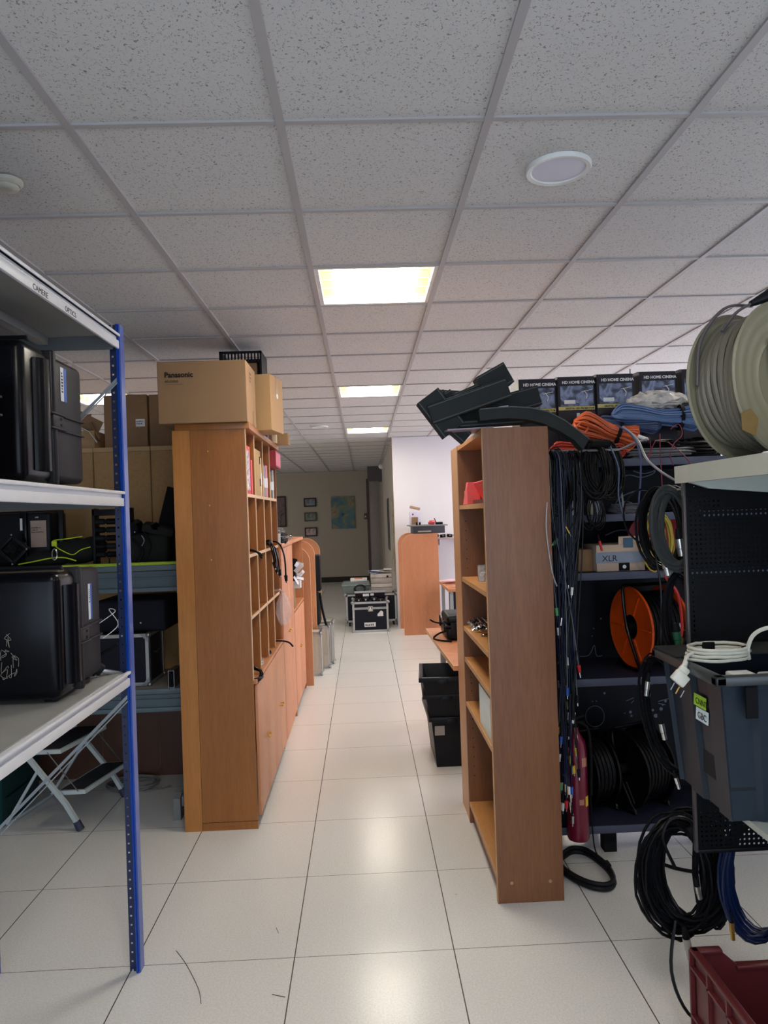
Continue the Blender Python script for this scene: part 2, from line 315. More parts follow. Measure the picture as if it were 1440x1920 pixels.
downlight(.69, 2.355, .108, 'round unlit downlight in the ceiling tile near the viewer', LENS)
downlight(-.5, 8.98, .106, 'small round downlight far down the aisle ceiling', LFR)
t = thing('smoke_detector', 'round white smoke detector on the ceiling at far left', 'smoke detector', (-1.12, 2.36, CEIL))
B().lathe([(0, -.001), (.046, -.001), (.047, -.012), (.040, -.018), (.036, -.02)], (-1.12, 2.36, CEIL)).build('base', mat('detector_plastic', (196, 192, 178), .5), t)
B().lathe([(.034, -.019), (.035, -.026), (.028, -.033), (.012, -.035), (0, -.035)], (-1.12, 2.36, CEIL)).build('sensor_head', MATS['detector_plastic'], t)
# ================================================================ left steel rack with blue post
rk = thing('steel_rack', 'boltless steel rack with blue post and white shelves at left', 'shelving rack', (-1.15, 1.9, 0))
def rack_post(x, y, H, sgn=1):
    f = B(); pitch = .0333; n = int(H/pitch)
    f.box(x-.022, x-.0155, y-.0012, y+.0012, 0, H); f.box(x-.0085, x, y-.0012, y+.0012, 0, H)
    for k in range(n): f.box(x-.0155, x-.0085, y-.0012, y+.0012, k*pitch+.007, (k+1)*pitch)
    p = f.build('post', mat('dark_blue_steel', (20, 34, 72), .4), rk)
    g = B(); g.prism([(x, y-.002), (x+.005, y-.014), (x+.010, y-.016), (x+.013, y-.012), (x+.016, y-.016), (x+.020, y-.010), (x+.021, y+.03), (x+.018, y+.03), (x+.017, y-.004), (x+.002, y+.001)], 0, H, 'Z')
    g.build('post_flange', BLUE, p)
for (x, y) in ((-.892, 2.667), (-1.42, 2.667), (-.892, .72), (-1.42, .72)): rack_post(x, y, 2.385)
def rack_shelf(z, mtl=WM):
    s = B(); s.box(-1.42, -.90, .74, 2.65, z-.004, z)
    sh = s.build('shelf', mat('rack_shelf_sheet', (150, 150, 148), .42, var=.05, scale=9), rk)
    for sx, x in ((1, -.873), (-1, -1.43)):
        b = B()
        b.box(x-.012, x+.003, .72, 2.655, z-.008, z+.003, .003); b.box(x-.013, x-.010, .72, 2.655, z-.046, z-.004); b.box(x-.012, x-.002, .72, 2.655, z-.052, z-.022, .002)
        b.box(x-.03 if sx > 0 else x, x if sx > 0 else x+.03, .72, 2.655, z-.008, z-.004)
        b.build('beam', mtl, sh)
    c = B(); c.box(-1.165, -1.125, .74, 2.64, z-.034, z-.004, .003); c.build('stiffener', GM, sh)
    for y in (2.645, .735): B().box(-1.42, -.895, y-.003, y+.003, z-.055, z-.006).build('end_beam', mat('dark_grey_steel', (96, 98, 98), .5), sh)
    return sh
for z in (2.345, 1.765, 1.105): rack_shelf(z)
for zz in ((2.19, 1.69), (1.02, .52)):
    b = B(); b.ob(((-.88-1.40)/2, 2.66, (zz[0]+zz[1])/2), (.011, .003, .73), (0, math.atan2(.52, .5), 0)); b.build('brace', GM, rk)
    b = B(); b.tube([(-.885, 2.65, zz[0]-.022), (-1.395, 2.65, zz[1]-.022)], .0025, 6); b.build('brace_rod', GM, rk)
text('lettering', 'CAMERE', .023, (-.8746, 1.965, 2.297), SX, INK, rk, ext=.0002, sx=1.1)
text('lettering', 'OPTICS', .023, (-.8746, 2.175, 2.297), SX, INK, rk, ext=.0002, sx=1.1)

# ---------------------------------------------------------------- moulded black cases
def hard_case(label, x0, x1, y0, y1, z0, z1, seam, latch_z, stickers=(), col=CASEG, front=BLKG, handle=True, group=None, rz=0, cat='equipment case'):
    t = thing('protective_case', label, cat, ((x0+x1)/2, (y0+y1)/2, z0), group, rz)
    B().box(x0+.012, x1-.012, seam+.004, y1, z0+.025, z1-.012, .022, 3).build('lid_shell', col, t)
    B().box(x0+.012, x1-.012, y0, seam-.004, z0+.012, z1-.006, .03, 4).build('base_shell', front, t)
    s = B(); s.box(x0, x1, seam-.012, seam+.010, z0+.01, z1, .008); s.box(x0+.006, x1-.006, seam-.022, seam-.013, z0+.016, z1-.006, .004); s.build('rim', col, t)
    for x in (x1-.028, x0+.028): B().cyl((x, (y0+seam)/2+.01, z0+.05), (x, (y0+seam)/2+.01, z1-.05), min(.045, (seam-y0)*.45), 20).build('corner_column', front, t)
    for lz in latch_z:
        l = B(); l.box(x1-.018, x1+.006, seam-.05, seam+.06, lz-.026, lz-.020, .002); l.box(x1-.018, x1+.006, seam-.05, seam+.06, lz+.020, lz+.026, .002)
        l.box(x1-.016, x1+.002, seam-.03, seam+.05, lz-.02, lz+.02, .003); l.build('latch', col, t)
        q = B(); q.box(x1+.001, x1+.0035, seam+.022, seam+.032, lz+.006, lz+.014); q.box(x1+.001, x1+.0035, seam+.022, seam+.032, lz-.014, lz-.006); q.build('latch_slot', BLKM, t)
    if handle:
        h = B(); zc = (z0+z1)/2; h.tube([(x1-.02, y0+.06, z1-.004), (x1-.02, y0+.06, z1+.006), (x0+.1, y0+.06, z1+.006), (x0+.1, y0+.06, z1-.004)], .006, 8); h.build('handle', BLK, t)
    for x in (x0+.06, x1-.06): B().box(x-.02, x+.02, y0+.04, y1-.05, z0, z0+.016, .004).build('foot', BLK, t)
    h = B()
    for lz in latch_z:
        for dz in (-.024, .024): h.box(x1-.014, x1-.004, seam+.02, y1-.012, lz+dz-.003, lz+dz+.003, .001)
    h.build('lid_rib', col, t)
    for (xa, ya, za, yb, zb) in stickers:
        g = B(); g.box(xa, xa+.0015, ya, ya+(yb-ya)*.5, za, zb); q = g.build('sticker', PAPER, t, 'white half of the sticker'); 
        B().box(xa, xa+.0015, ya+(yb-ya)*.5, yb, za, zb).build('sticker', LBLUE, t, 'blue half of the sticker')
        print_lines([7], (yb-ya)*.45, (xa+.002, ya+(yb-ya)*.1, zb-(zb-za)*.15), (0, PI/2, 0), INK, t)
    return t
hard_case('tall black hard case standing on the middle rack shelf, complete in view', -1.40, -.955, 2.08, 2.53, 1.766, 2.205, 2.285, (1.98,), [(-.966, 2.345, 2.055, 2.39, 2.165)])
hard_case('black hard case at the left frame edge on the middle rack shelf', -1.36, -.90, 1.50, 1.83, 1.766, 2.17, 1.76, (1.955,))
hc = hard_case('large black hard case with blue sticker on the lower rack shelf', -1.52, -.925, 2.20, 2.56, 1.106, 1.515, 2.36, (1.29,), [(-.936, 2.44, 1.33, 2.47, 1.45)])
g = B(); g.box(-1.25, -1.145, 2.196, 2.199, 1.325, 1.365); g.build('sticker', PAPER, hc, 'white half of the front sticker'); B().box(-1.25, -1.145, 2.196, 2.199, 1.297, 1.325).build('sticker', LBLUE, hc, 'blue half of the front sticker')
text('lettering', '0', .03, (-1.225, 2.1955, 1.334), FX, INK, hc)
b = B(); g_ = random.Random(4)
for k in range(14):
    px, pz = -1.06+g_.uniform(-.07, .05), 1.25+g_.uniform(-.06, .12); b.tube([(px+g_.uniform(-.012, .012), 2.1985, pz+g_.uniform(-.02, .02)) for _ in range(4)], .0007, 4, sm=3)
b.build('scuff', mat('pale_scuff', (150, 145, 130), .8), hc)
# small clamp at the shelf end
t = thing('clamp_head', 'small black tripod clamp at the far end of the lower rack shelf', 'clamp', (-1.0, 2.60, 1.106))
b = B(); b.ob((-.985, 2.60, 1.14), (.07, .04, .045), (0, .7, .3), .006); b.build('body', BLK, t)
b = B(); b.cyl((-1.0, 2.60, 1.16), (-.90, 2.61, 1.215), .006); b.cyl((-1.01, 2.6, 1.17), (-.985, 2.6, 1.195), .02); b.build('lever', BLKM, t)
b = B(); b.cyl((-1.02, 2.575, 1.165), (-1.015, 2.565, 1.175), .008); b.cyl((-.955, 2.57, 1.14), (-.952, 2.56, 1.142), .005); b.build('screw', CHR, t)
b = B(); b.ob((-.94, 2.62, 1.115), (.09, .016, .016), (0, .3, .5), .002); b.build('rod', STEEL, t)
t = thing('keyring', 'small metal keys lying on the lower rack shelf', 'keys', (-1.0, 2.56, 1.106))
b = B(); b.loops((-.975, 2.585, 1.11), (1,0,0), (0,1,0), .009, .009, 1, .0012); b.build('ring', CHR, t)
b = B(); b.ob((-.975, 2.575, 1.1085), (.03, .007, .003), (0, 0, .6)); b.ob((-.985, 2.59, 1.1085), (.028, .007, .003), (0, 0, 2.2)); b.build('key', CHR, t)
b = B(); b.tube([(-.945, 2.56, 1.30), (-.93, 2.68, 1.325), (-.96, 2.70, 1.33), (-.935, 2.72, 1.27), (-.96, 2.63, 1.235)], .0015, 5, sm=5); b.build('thin_wire', PAPER, label='thin white wire looping behind the large lower case', cat='wire')

# ================================================================ row of cabinets seen from the back
b_x = [-3.7, -2.72, -2.23, -1.745, -1.375, -1.01]
for k in range(5):
    x0, x1 = b_x[k], b_x[k+1]
    pos = ['cut off at the left', 'hidden behind the rack cases', 'third from the right, behind the steel rack', 'second from the right, behind the blue post', 'rightmost, touching the big oak cabinet'][k]
    t = thing('cabinet', 'tall cabinet showing its raw hardboard back, '+pos, 'cabinet', ((x0+x1)/2, 4.95, 0), 'cabinets standing with their backs to the viewer')
    B().box(x0+.002, x1-.002, 4.72, 5.18, .05, 2.12).build('body', HARD, t)
    B().box(x0+.002, x1-.002, 4.71, 5.18, 2.12, 2.15, .002).build('top', mat('hardboard_edge', (186, 152, 108), .7), t)
    B().box(x0+.004, x1-.004, 4.712, 4.719, 1.42, 2.118).build('back_panel', HARD, t)
    B().box(x0+.004, x1-.004, 4.712, 4.719, 0, .60).build('back_panel', BRN_SHADE, t, 'browner lower back panel with shade painted into its colour')
def carton(label, x0, x1, y0, y1, z0, z1, m=CARD, name='cardboard_box', flaps=None, group=None, rz=0):
    t = thing(name, label, 'box', ((x0+x1)/2, (y0+y1)/2, z0), group, rz)
    B().box(x0, x1, y0, y1, z0, z1, .003, 1).build('body', m, t); return t
c = carton('tall closed carton with white shipping label, on the hardboard cabinets', -1.705, -1.42, 4.82, 5.12, 2.151, 2.51, CARD2)
b = B(); b.prism([(-1.70, 2.51), (-1.60, 2.545), (-1.50, 2.54), (-1.425, 2.51)], 5.0, 5.01); b.build('top_flap', CARD2, c)
B().box(-1.495, -1.435, 4.817, 4.8195, 2.295, 2.345).build('shipping_label', PAPER, c); print_lines([6, 5], .016, (-1.49, 4.8165, 2.325), FX, INK, c)
print_lines([6], .014, (-1.475, 4.818, 2.46), FX, MATS['cardboard'], c)
c = carton('closed carton half hidden behind the branded box, on the hardboard cabinets', -1.412, -1.10, 4.84, 5.13, 2.151, 2.51, CARD2)
b = B(); b.prism([(-1.41, 2.51), (-1.34, 2.535), (-1.15, 2.54), (-1.11, 2.51)], 5.0, 5.01); b.build('top_flap', CARD2, c)
t = thing('open_carton', 'torn open carton with brown tape beside the rack cases', 'box', (-1.83, 4.85, 2.151))
b = B(); b.box(-1.98, -1.75, 4.76, 5.0, 2.151, 2.27, .002); b.build('body', CARD, t)
b = B(); b.ob((-1.80, 4.80, 2.32), (.16, .004, .11), (.3, .5, .2)); b.ob((-1.87, 4.85, 2.34), (.15, .004, .10), (-.4, -.1, -.3)); b.ob((-1.76, 4.82, 2.27), (.004, .12, .13), (0, -.4, .2)); b.build('flap', CARD2, t)
b = B(); b.tube([(-1.85, 4.755, 2.30), (-1.78, 4.75, 2.26), (-1.73, 4.75, 2.19)], .006, 5); b.box(-1.95, -1.82, 4.755, 4.758, 2.275, 2.283); b.build('tape', mat('silver_tape', (190, 180, 165), .25), t)

# ================================================================ steel workbench in front of them
t = thing('steel_bench', 'grey two-level steel bench behind the rack', 'workbench', (-1.7, 4.3, 0))
for (z, h, mm) in ((1.411, .15, BGM), (.717, .13, BGM)):
    B().box(-2.9, -1.04, 4.05, 4.6, z-.03, z, .002).build('shelf_top', mat('bench_top', (150, 142, 130), .5), t)
    b = B(); b.box(-2.9, -1.04, 4.045, 4.055, z-.03, z, .002); b.box(-2.9, -1.04, 4.06, 4.075, z-h, z-.035); b.box(-2.9, -1.04, 4.045, 4.075, z-h, z-h+.025, .003); b.box(-2.9, -1.04, 4.05, 4.07, z-h*.5, z-h*.45); b.build('front_beam', mm, t)
B().box(-2.9, -1.04, 4.046, 4.10, 1.4115, 1.428, .002).build('edge_strip', mat('lime_strip', (160, 186, 30), .6), t, 'lime green edge strip')
for x in (-1.07, -2.86):
    b = B(); b.box(x-.025, x+.025, 4.5, 4.56, .1, 1.38, .003); b.box(x-.02, x+.02, 4.02, 4.62, .06, .12, .01); b.build('leg', GM, t)
    b = B(); b.prism([(3.985, .0), (4.06, .0), (4.06, .10), (4.03, .14), (3.985, .12)], x-.03, x+.008, 'X'); b.build('foot', mat('worn_grey_plastic', (120, 122, 120), .6), t)

# things on the bench
c = thing('protective_case', 'black hard case with a pale paper label, on the upper bench level', 'equipment case', (-1.98, 4.30, 1.412))
B().box(-2.25, -1.82, 4.22, 4.45, 1.43, 1.735, .02, 3).build('shell', BLK, c); B().box(-2.26, -1.795, 4.33, 4.355, 1.425, 1.745, .006).build('rim', BLK, c)
b = B(); b.box(-1.99, -1.95, 4.20, 4.225, 1.47, 1.74, .008); b.box(-2.25, -1.86, 4.25, 4.43, 1.412, 1.435); b.build('rib', BLKG, c)
B().box(-1.935, -1.845, 4.216, 4.2195, 1.53, 1.685).build('paper_label', mat('beige_paper', (176, 152, 136), .7), c)
print_lines([9, 6, 11], .013, (-1.93, 4.215, 1.64), FX, INK, c); B().box(-1.985, -1.972, 4.196, 4.1995, 1.63, 1.70).build('sticker', PAPER, c)
print_lines([3], .014, (-1.905, 4.215, 1.70), FX, PAPER, c)
t = thing('fan_frame', 'small square black fan standing on its corner on the bench', 'fan', (-1.99, 4.12, 1.43))
b = B()
for a in range(4):
    an = PI/2*a; b.ob((-1.99+.055*math.cos(an+PI/4)*1.0, 4.12, 1.525+.055*math.sin(an+PI/4)), (.125, .03, .018), (0, -(an+PI/4+PI/2), 0), .003)
b.build('frame', BLK, t); b = B(); b.cyl((-1.99, 4.11, 1.525), (-1.99, 4.13, 1.525), .022)
for a in range(6): b.ob((-1.99+.034*math.cos(a), 4.12, 1.525+.034*math.sin(a)), (.03, .004, .018), (.5, -a, 0))
b.build('rotor', BLKM, t); b = B()
for a in range(4): an = PI/2*a; b.cyl((-1.99+.082*math.cos(an), 4.10, 1.525+.082*math.sin(an)), (-1.99+.082*math.cos(an), 4.105, 1.525+.082*math.sin(an)), .005)
b.build('screw', CHR, t)
def blob(b, pts, r, n=10): b.tube(pts, r, n, sm=4)
t = thing('safety_vest', 'black padded vest with lime green piping crumpled on the bench', 'vest', (-1.70, 4.15, 1.412))
b = B(); b.sph((-1.66, 4.20, 1.50), .1, (1.45, 1.0, .75), 16); b.sph((-1.82, 4.18, 1.46), .09, (1.5, 1, .5), 16); b.sph((-1.58, 4.22, 1.52), .07, (1.2, 1, .9), 14); b.build('fabric', mat('black_fabric', (34, 34, 32), .85, bump=.2), t)
b = B(); b.tube([(-1.95, 4.09, 1.44), (-1.85, 4.07, 1.455), (-1.76, 4.07, 1.47), (-1.68, 4.06, 1.47), (-1.62, 4.07, 1.45)], .0035, 6, sm=5)
b.tube([(-1.60, 4.12, 1.585), (-1.68, 4.10, 1.575), (-1.755, 4.09, 1.565), (-1.73, 4.08, 1.53), (-1.68, 4.075, 1.50), (-1.64, 4.08, 1.485), (-1.60, 4.09, 1.51), (-1.55, 4.1, 1.525)], .003, 6, sm=5); b.ob((-1.745, 4.085, 1.55), (.03, .01, .03), None, .004); b.build('piping', LIME, t)
b = B(); b.loops((-1.735, 4.06, 1.49), (1,0,0), (0,0,1), .014, .03, 2, .002, .005, 3); b.build('buckle', CHR, t)
t = thing('cable_rack', 'black rack holding rows of round connectors on the bench', 'connector rack', (-1.44, 4.15, 1.412))
b = B(); b.box(-1.545, -1.53, 4.12, 4.2, 1.412, 1.74, .002); b.box(-1.345, -1.33, 4.12, 4.2, 1.412, 1.74, .002); b.box(-1.545, -1.33, 4.12, 4.2, 1.70, 1.735, .003); b.build('frame', BLK, t)
for r in range(5):
    for q in range(3):
        b = B(); zz = 1.665-.047*r; xx = -1.50+.062*q; b.cyl((xx-.026, 4.13, zz), (xx+.022, 4.13, zz), .017, 14); b.cyl((xx+.022, 4.13, zz), (xx+.03, 4.13, zz), .012, 12); b.build('connector', BLKG if (r+q) % 2 else BLK, t)
b = B(); b.tube([(-1.44, 4.09, 1.50), (-1.452, 4.085, 1.47), (-1.44, 4.085, 1.455), (-1.43, 4.085, 1.47), (-1.44, 4.09, 1.50)], .0015, 5, sm=3); b.box(-1.443, -1.437, 4.08, 4.085, 1.39, 1.455); b.build('key_strap', BLKM, t)
t = thing('camera_bag', 'heap of black camera gear and straps on the bench beside the blue post', 'camera bag', (-1.24, 4.2, 1.412))
b = B(); b.ob((-1.25, 4.22, 1.51), (.24, .2, .17), (.1, .05, .1), .03, 3); b.ob((-1.19, 4.2, 1.61), (.18, .16, .05), (.1, .25, .2), .015); b.build('body', MATS['black_fabric'], t)
b = B(); b.cyl((-1.31, 4.09, 1.62), (-1.30, 4.16, 1.64), .035, 18); b.cyl((-1.30, 4.2, 1.60), (-1.18, 4.12, 1.63), .022, 14); b.build('lens', BLKG, t)
b = B(); b.tube([(-1.31, 4.09, 1.56), (-1.25, 4.08, 1.50), (-1.27, 4.07, 1.44), (-1.33, 4.06, 1.38)], .008, 5, sm=4); b.tube([(-1.24, 4.08, 1.60), (-1.20, 4.07, 1.52), (-1.24, 4.06, 1.42)], .005, 5, sm=4); b.build('strap', BLKM, t)
b = B(); b.tube([(-1.25, 4.07, 1.58), (-1.235, 4.065, 1.55), (-1.25, 4.065, 1.52)], .003, 5, sm=3); b.cyl((-1.29, 4.08, 1.60), (-1.29, 4.072, 1.60), .004); b.build('buckle', CHR, t)
B().ob((-1.14, 4.30, 1.63), (.16, .02, .44), (0, .27, 0), .004).build('black_panel', BLKM, label='black panel leaning on the bench against the oak cabinet', cat='panel')
t = thing('equipment_bag', 'soft black rectangular case on the lower bench level, above the flight case', 'case', (-1.35, 4.3, 1.02))
B().box(-1.56, -1.16, 4.17, 4.5, 1.02, 1.21, .02, 3).build('body', mat('dark_navy_fabric', (24, 24, 34), .7), t)
b = B(); b.cyl((-1.41, 4.165, 1.07), (-1.41, 4.158, 1.07), .006); b.cyl((-1.30, 4.165, 1.075), (-1.30, 4.158, 1.075), .005); b.box(-1.43, -1.427, 4.16, 4.17, 1.05, 1.10); b.build('stud', CHR, t)
def flight_case(label, x0, x1, y0, y1, z0, z1, lid=None, latches=('-Y',), group='aluminium-edged flight cases', panel=None, ew=.022, handle=None, ball=.016):
    t = thing('flight_case', label, 'flight case', ((x0+x1)/2, (y0+y1)/2, z0), group); panel = panel or mat('flight_panel', (22, 24, 34), .4)
    B().box(x0+.004, x1-.004, y0+.004, y1-.004, z0+.004, z1-.004).build('body', panel, t)
    e = B()
    for x in (x0, x1):
        for y in (y0, y1): sx = 1 if x == x0 else -1; sy = 1 if y == y0 else -1; e.box(x, x+sx*ew, y, y+sy*.003, z0, z1); e.box(x, x+sx*.003, y, y+sy*ew, z0, z1)
    for z in (z0, z1):
        sz = 1 if z == z0 else -1
        for y in (y0, y1): sy = 1 if y == y0 else -1; e.box(x0, x1, y, y+sy*.003, z, z+sz*ew); e.box(x0, x1, y, y+sy*ew, z, z+sz*.003)
        for x in (x0, x1): sx = 1 if x == x0 else -1; e.box(x, x+sx*.003, y0, y1, z, z+sz*ew); e.box(x, x+sx*ew, y0, y1, z, z+sz*.003)
    if lid: e.box(x0-.001, x1+.001, y0-.001, y1+.001, lid-.014, lid-.002); e.box(x0-.001, x1+.001, y0-.001, y1+.001, lid+.002, lid+.014)
    e.build('edge_profile', ALU, t)
    for x in (x0+.004, x1-.004):
        for y in (y0+.004, y1-.004):
            for z in (z0+.010, z1-.010):
                b = B(); b.sph((x, y, z), ball, n=10); sx = 1 if x < (x0+x1)/2 else -1; sz = 1 if z < (z0+z1)/2 else -1
                b.prism([(x-sx*.003, z-sz*.008), (x+sx*.05, z-sz*.008), (x-sx*.003, z+sz*.045)], y-.0065 if y < (y0+y1)/2 else y+.0045, y-.0045 if y < (y0+y1)/2 else y+.0065); b.build('ball_corner', STEEL, t)
    if lid:
        xm = (x0+x1)/2; b = B(); b.box(xm-.035, xm+.035, y0-.006, y0-.001, lid-.045, lid+.03, .006); b.build('latch', ALU, t)
        B().box(xm-.022, xm+.022, y0-.010, y0-.006, lid-.03, lid+.016, .003).build('latch_catch', CHR, t)
    return t
f = flight_case('flight case with aluminium edges on the lower bench level', -1.56, -1.245, 4.12, 4.42, .718, 1.02)
b = B(); b.tube([(-1.243, 4.2, .9), (-1.225, 4.2, .9), (-1.225, 4.3, .9), (-1.243, 4.3, .9)], .005, 6); b.build('handle', BLK, f)
t = thing('steel_tube', 'short square steel tube standing on the lower bench level', 'metal tube', (-1.107, 4.07, .718))
b = B(); b.box(-1.124, -1.121, 4.05, 4.2, .718, .815); b.box(-1.093, -1.090, 4.05, 4.2, .718, .815); b.box(-1.121, -1.093, 4.05, 4.2, .718, .721); b.box(-1.121, -1.093, 4.05, 4.2, .812, .815); b.build('profile', STEEL, t)
B().box(-1.12, -1.094, 4.10, 4.19, .722, .811).build('inner_face', BLKM, t)

# ---------------------------------------------------------------- folding step stool
t = thing('step_stool', 'folding two-step stool of white tube under the rack', 'step stool', (-1.75, 4.15, 0)); LM = mat('stool_white_metal', (196, 204, 204), .35)
def sq(b, pts, w=.016): b.tube(pts, w, 4, sm=0)
for (dx, dy) in ((0, 0), (.088, .455)):
    b = B(); sq(b, [(-1.885+dx, 3.93+dy, .44), (-1.80+dx, 3.925+dy, .33), (-1.66+dx, 3.923+dy, .145), (-1.60+dx, 3.922+dy, .04)]); b.build('leg', LM, t)
    b = B(); b.cyl((-1.605+dx, 3.922+dy, .048), (-1.583+dx, 3.922+dy, .002), .020, 10, .022); b.build('foot_cap', mat('blue_grey_rubber', (52, 56, 72), .6), t)
for (p, q) in (((-1.81, 3.95, .33), (-2.024, 4.02, .012)), ((-1.70, 4.37, .38), (-1.955, 4.42, .012))):
    b = B(); sq(b, [p, q], .010); b.build('rear_leg', LM, t)
b = B(); sq(b, [(-2.024, 4.02, .012), (-1.955, 4.42, .012)], .011); b.build('rear_bar', LM, t)
for (xa, xb, z) in ((-1.875, -1.69, .43), (-1.715, -1.565, .205)):
    st = B(); P = [(xa, 3.95), (xb, 3.95), (xb+.09, 4.39), (xa+.09, 4.39)]; st.prism(P, z-.022, z, 'Z'); s_ = st.build('step', LM, t)
    Q = [(xa+.012, 3.965), (xb-.012, 3.965), (xb+.075, 4.378), (xa+.102, 4.378)]; B().prism(Q, z, z+.003, 'Z').build('tread', mat('dark_tread', (44, 46, 50), .8), s_)
for dx, y in ((0, 3.945), (.09, 4.385)):
    b = B(); b.tube([(-1.76+dx, y, .42), (-1.60+dx, y, .20)], .003, 5); b.build('link_rod', STEEL, t)

# green crate with glassware
t = thing('storage_crate', 'dark green plastic crate on the floor at the left edge', 'crate', (-2.35, 4.25, 0)); x0, x1, y0, y1 = -2.62, -2.03, 3.99, 4.45
def tub(b, x0, x1, y0, y1, z0, z1, tp, th=.008):
    """open-top tub, tp = inward taper at the base"""
    o = [(x0+tp, y0+tp), (x1-tp, y0+tp), (x1-tp, y1-tp), (x0+tp, y1-tp)]; p = [(x0, y0), (x1, y0), (x1, y1), (x0, y1)]
    pi = [(x0+th, y0+th), (x1-th, y0+th), (x1-th, y1-th), (x0+th, y1-th)]; oi = [(x0+tp+th, y0+tp+th), (x1-tp-th, y0+tp+th), (x1-tp-th, y1-tp-th), (x0+tp+th, y1-tp-th)]
    vs = [(a, c, z0) for a, c in o]+[(a, c, z1) for a, c in p]+[(a, c, z1) for a, c in pi]+[(a, c, z0+th) for a, c in oi]
    fs = [(3, 2, 1, 0)] + [(i, (i+1) % 4, 4+(i+1) % 4, 4+i) for i in range(4)] + [(4+i, 4+(i+1) % 4, 8+(i+1) % 4, 8+i) for i in range(4)] + [(8+i, 8+(i+1) % 4, 12+(i+1) % 4, 12+i) for i in range(4)] + [(12, 13, 14, 15)]
    b._add(vs, fs); return b
b = tub(B(), x0, x1, y0, y1, 0, .30, .01); b.build('body', GREEN, t); b = B(); b.box(x0-.006, x1+.006, y0-.008, y0+.006, .27, .30, .003); b.box(x1-.006, x1+.008, y0, y1, .27, .30, .003); b.box(x1, x1+.005, y0+.05, y1-.05, .14, .15); b.build('rim', GREEN, t)
gl = B(); g_ = random.Random(8)
for k in range(46): gl.ob((g_.uniform(x0+.05, x1-.05), g_.uniform(y0+.05, y1-.05), .27+g_.uniform(0, .09)), (g_.uniform(.04, .1), .012, .02), (g_.uniform(0, 3), g_.uniform(0, 3), g_.uniform(0, 3)), .003)
gl.build('tangled_contents', film('clear_plastic_bits', (170, 190, 190), .45), label='heap of clear plastic pieces filling the green crate', cat='plastic pieces', kind='stuff')
b = B(); b.loops((-1.50, 4.52, .018), (1,0,0), (0,1,0), .15, .10, 7, .005, .02, 5); b.tube([(-1.40, 4.42, .008), (-1.30, 4.46, .008), (-1.25, 4.5, .008)], .005, 6, sm=3)
b.build('cable_coil', mat('grey_cable', (116, 112, 108), .6), label='loose grey cable coil on the floor behind the step stool', cat='cable')
# ================================================================ big oak pigeonhole cabinet
ck = thing('pigeonhole_cabinet', 'tall oak cabinet with open pigeonholes over low doors, facing the aisle', 'cabinet', (-.8, 4.5, 0))
X0, X1, CY0, CY1 = -1.0, -.615, 3.83, 5.16
YS = [3.85, 4.15, 4.49, 4.82]
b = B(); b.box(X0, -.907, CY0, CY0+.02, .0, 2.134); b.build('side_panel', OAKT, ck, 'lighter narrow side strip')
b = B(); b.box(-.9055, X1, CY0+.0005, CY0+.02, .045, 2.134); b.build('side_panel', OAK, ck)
B().box(-.9055, X1+.002, CY0+.001, CY0+.02, 0, .042).build('plinth', OAK, ck)
B().box(X0, X1, CY1-.02, CY1, 0, 2.134).build('side_panel', OAK, ck)
B().box(X0, -.985, CY0+.02, CY1-.02, 0, 2.134).build('back_panel', OAK, ck)
tp = B().box(-.985, -.59, CY0-.004, CY1+.004, 2.134, 2.167, .002).build('top', OAK, ck)
for z in (1.789, 1.46, 1.127):
    s_ = B().box(-.985, X1-.004, CY0+.02, CY1-.02, z-.018, z).build('shelf', OAK, ck); B().box(X1-.004, X1, CY0+.02, CY1-.02, z-.018, z).build('edge_strip', LIPP, s_)
for y in YS[1:]:
    s_ = B().box(-.985, X1-.003, y-.008, y+.008, .79, 2.134).build('divider', OAK, ck); B().box(X1-.003, X1+.001, y-.008, y+.008, .79, 2.134).build('edge_strip', LIPP, s_)
B().box(X1-.001, X1+.003, CY0, CY0+.018, .79, 2.134).build('edge_strip', LIPP, ck)
B().box(-.985, -.600, CY0+.02, CY1-.02, .765, .785).build('counter', BEECH, ck)
for k, (a, c) in enumerate(((3.86, 4.16), (4.165, 4.50), (4.505, 4.83), (4.835, 5.14))):
    d = B().box(X1+.002, X1+.018, a, c, .06, .758, .001).build('door', BEECH, ck)
    ky = c-.03 if k % 2 == 0 else a+.03
    b = B(); b.cyl((X1+.018, ky, .40), (X1+.032, ky, .40), .004, 10); b.sph((X1+.036, ky, .40), .008, n=10); b.build('knob', BRASS, d)
for z in (2.02, 1.73, 1.44):
    b = B(); b.sph((-.815, CY0-.001, z), .006, (1, .7, 1), 8); b.build('peg', BRASS, ck)
# contents of the upper pigeonholes
def book(label, x0, x1, y0, y1, z0, z1, m, name='binder', cat='binder', group='files in the top pigeonholes', spine=None, rz=0):
    o = B().box(x0, x1, y0, y1, z0, z1, .002, 1)
    if spine is None: return o.build(name, m, label=label, cat=cat, group=group)
    t = thing(name, label, cat, ((x0+x1)/2, (y0+y1)/2, z0), group); o.build('cover', m, t)
    B().box(x1, x1+.0015, y0+.006, y1-.006, z0+(z1-z0)*spine[0], z0+(z1-z0)*spine[1]).build('spine_label', spine[2], t); return t
PIC = picture('red_box_print', [(190, 24, 40), (120, 130, 150), (220, 210, 210), (180, 20, 36)], 40, 1)
rb = thing('product_box', 'red printed box in the first top pigeonhole', 'box', (-.72, 3.93, 1.79)); B().box(-.86, -.622, 3.872, 4.03, 1.79, 2.055, .002).build('body', mat('crimson_card', (196, 24, 44), .45), rb)
B().box(-.6215, -.6205, 3.885, 4.0, 1.81, 2.03).build('print', PIC, rb); print_lines([4, 3], .05, (-.620, 3.89, 1.87), SX, PAPER, rb)
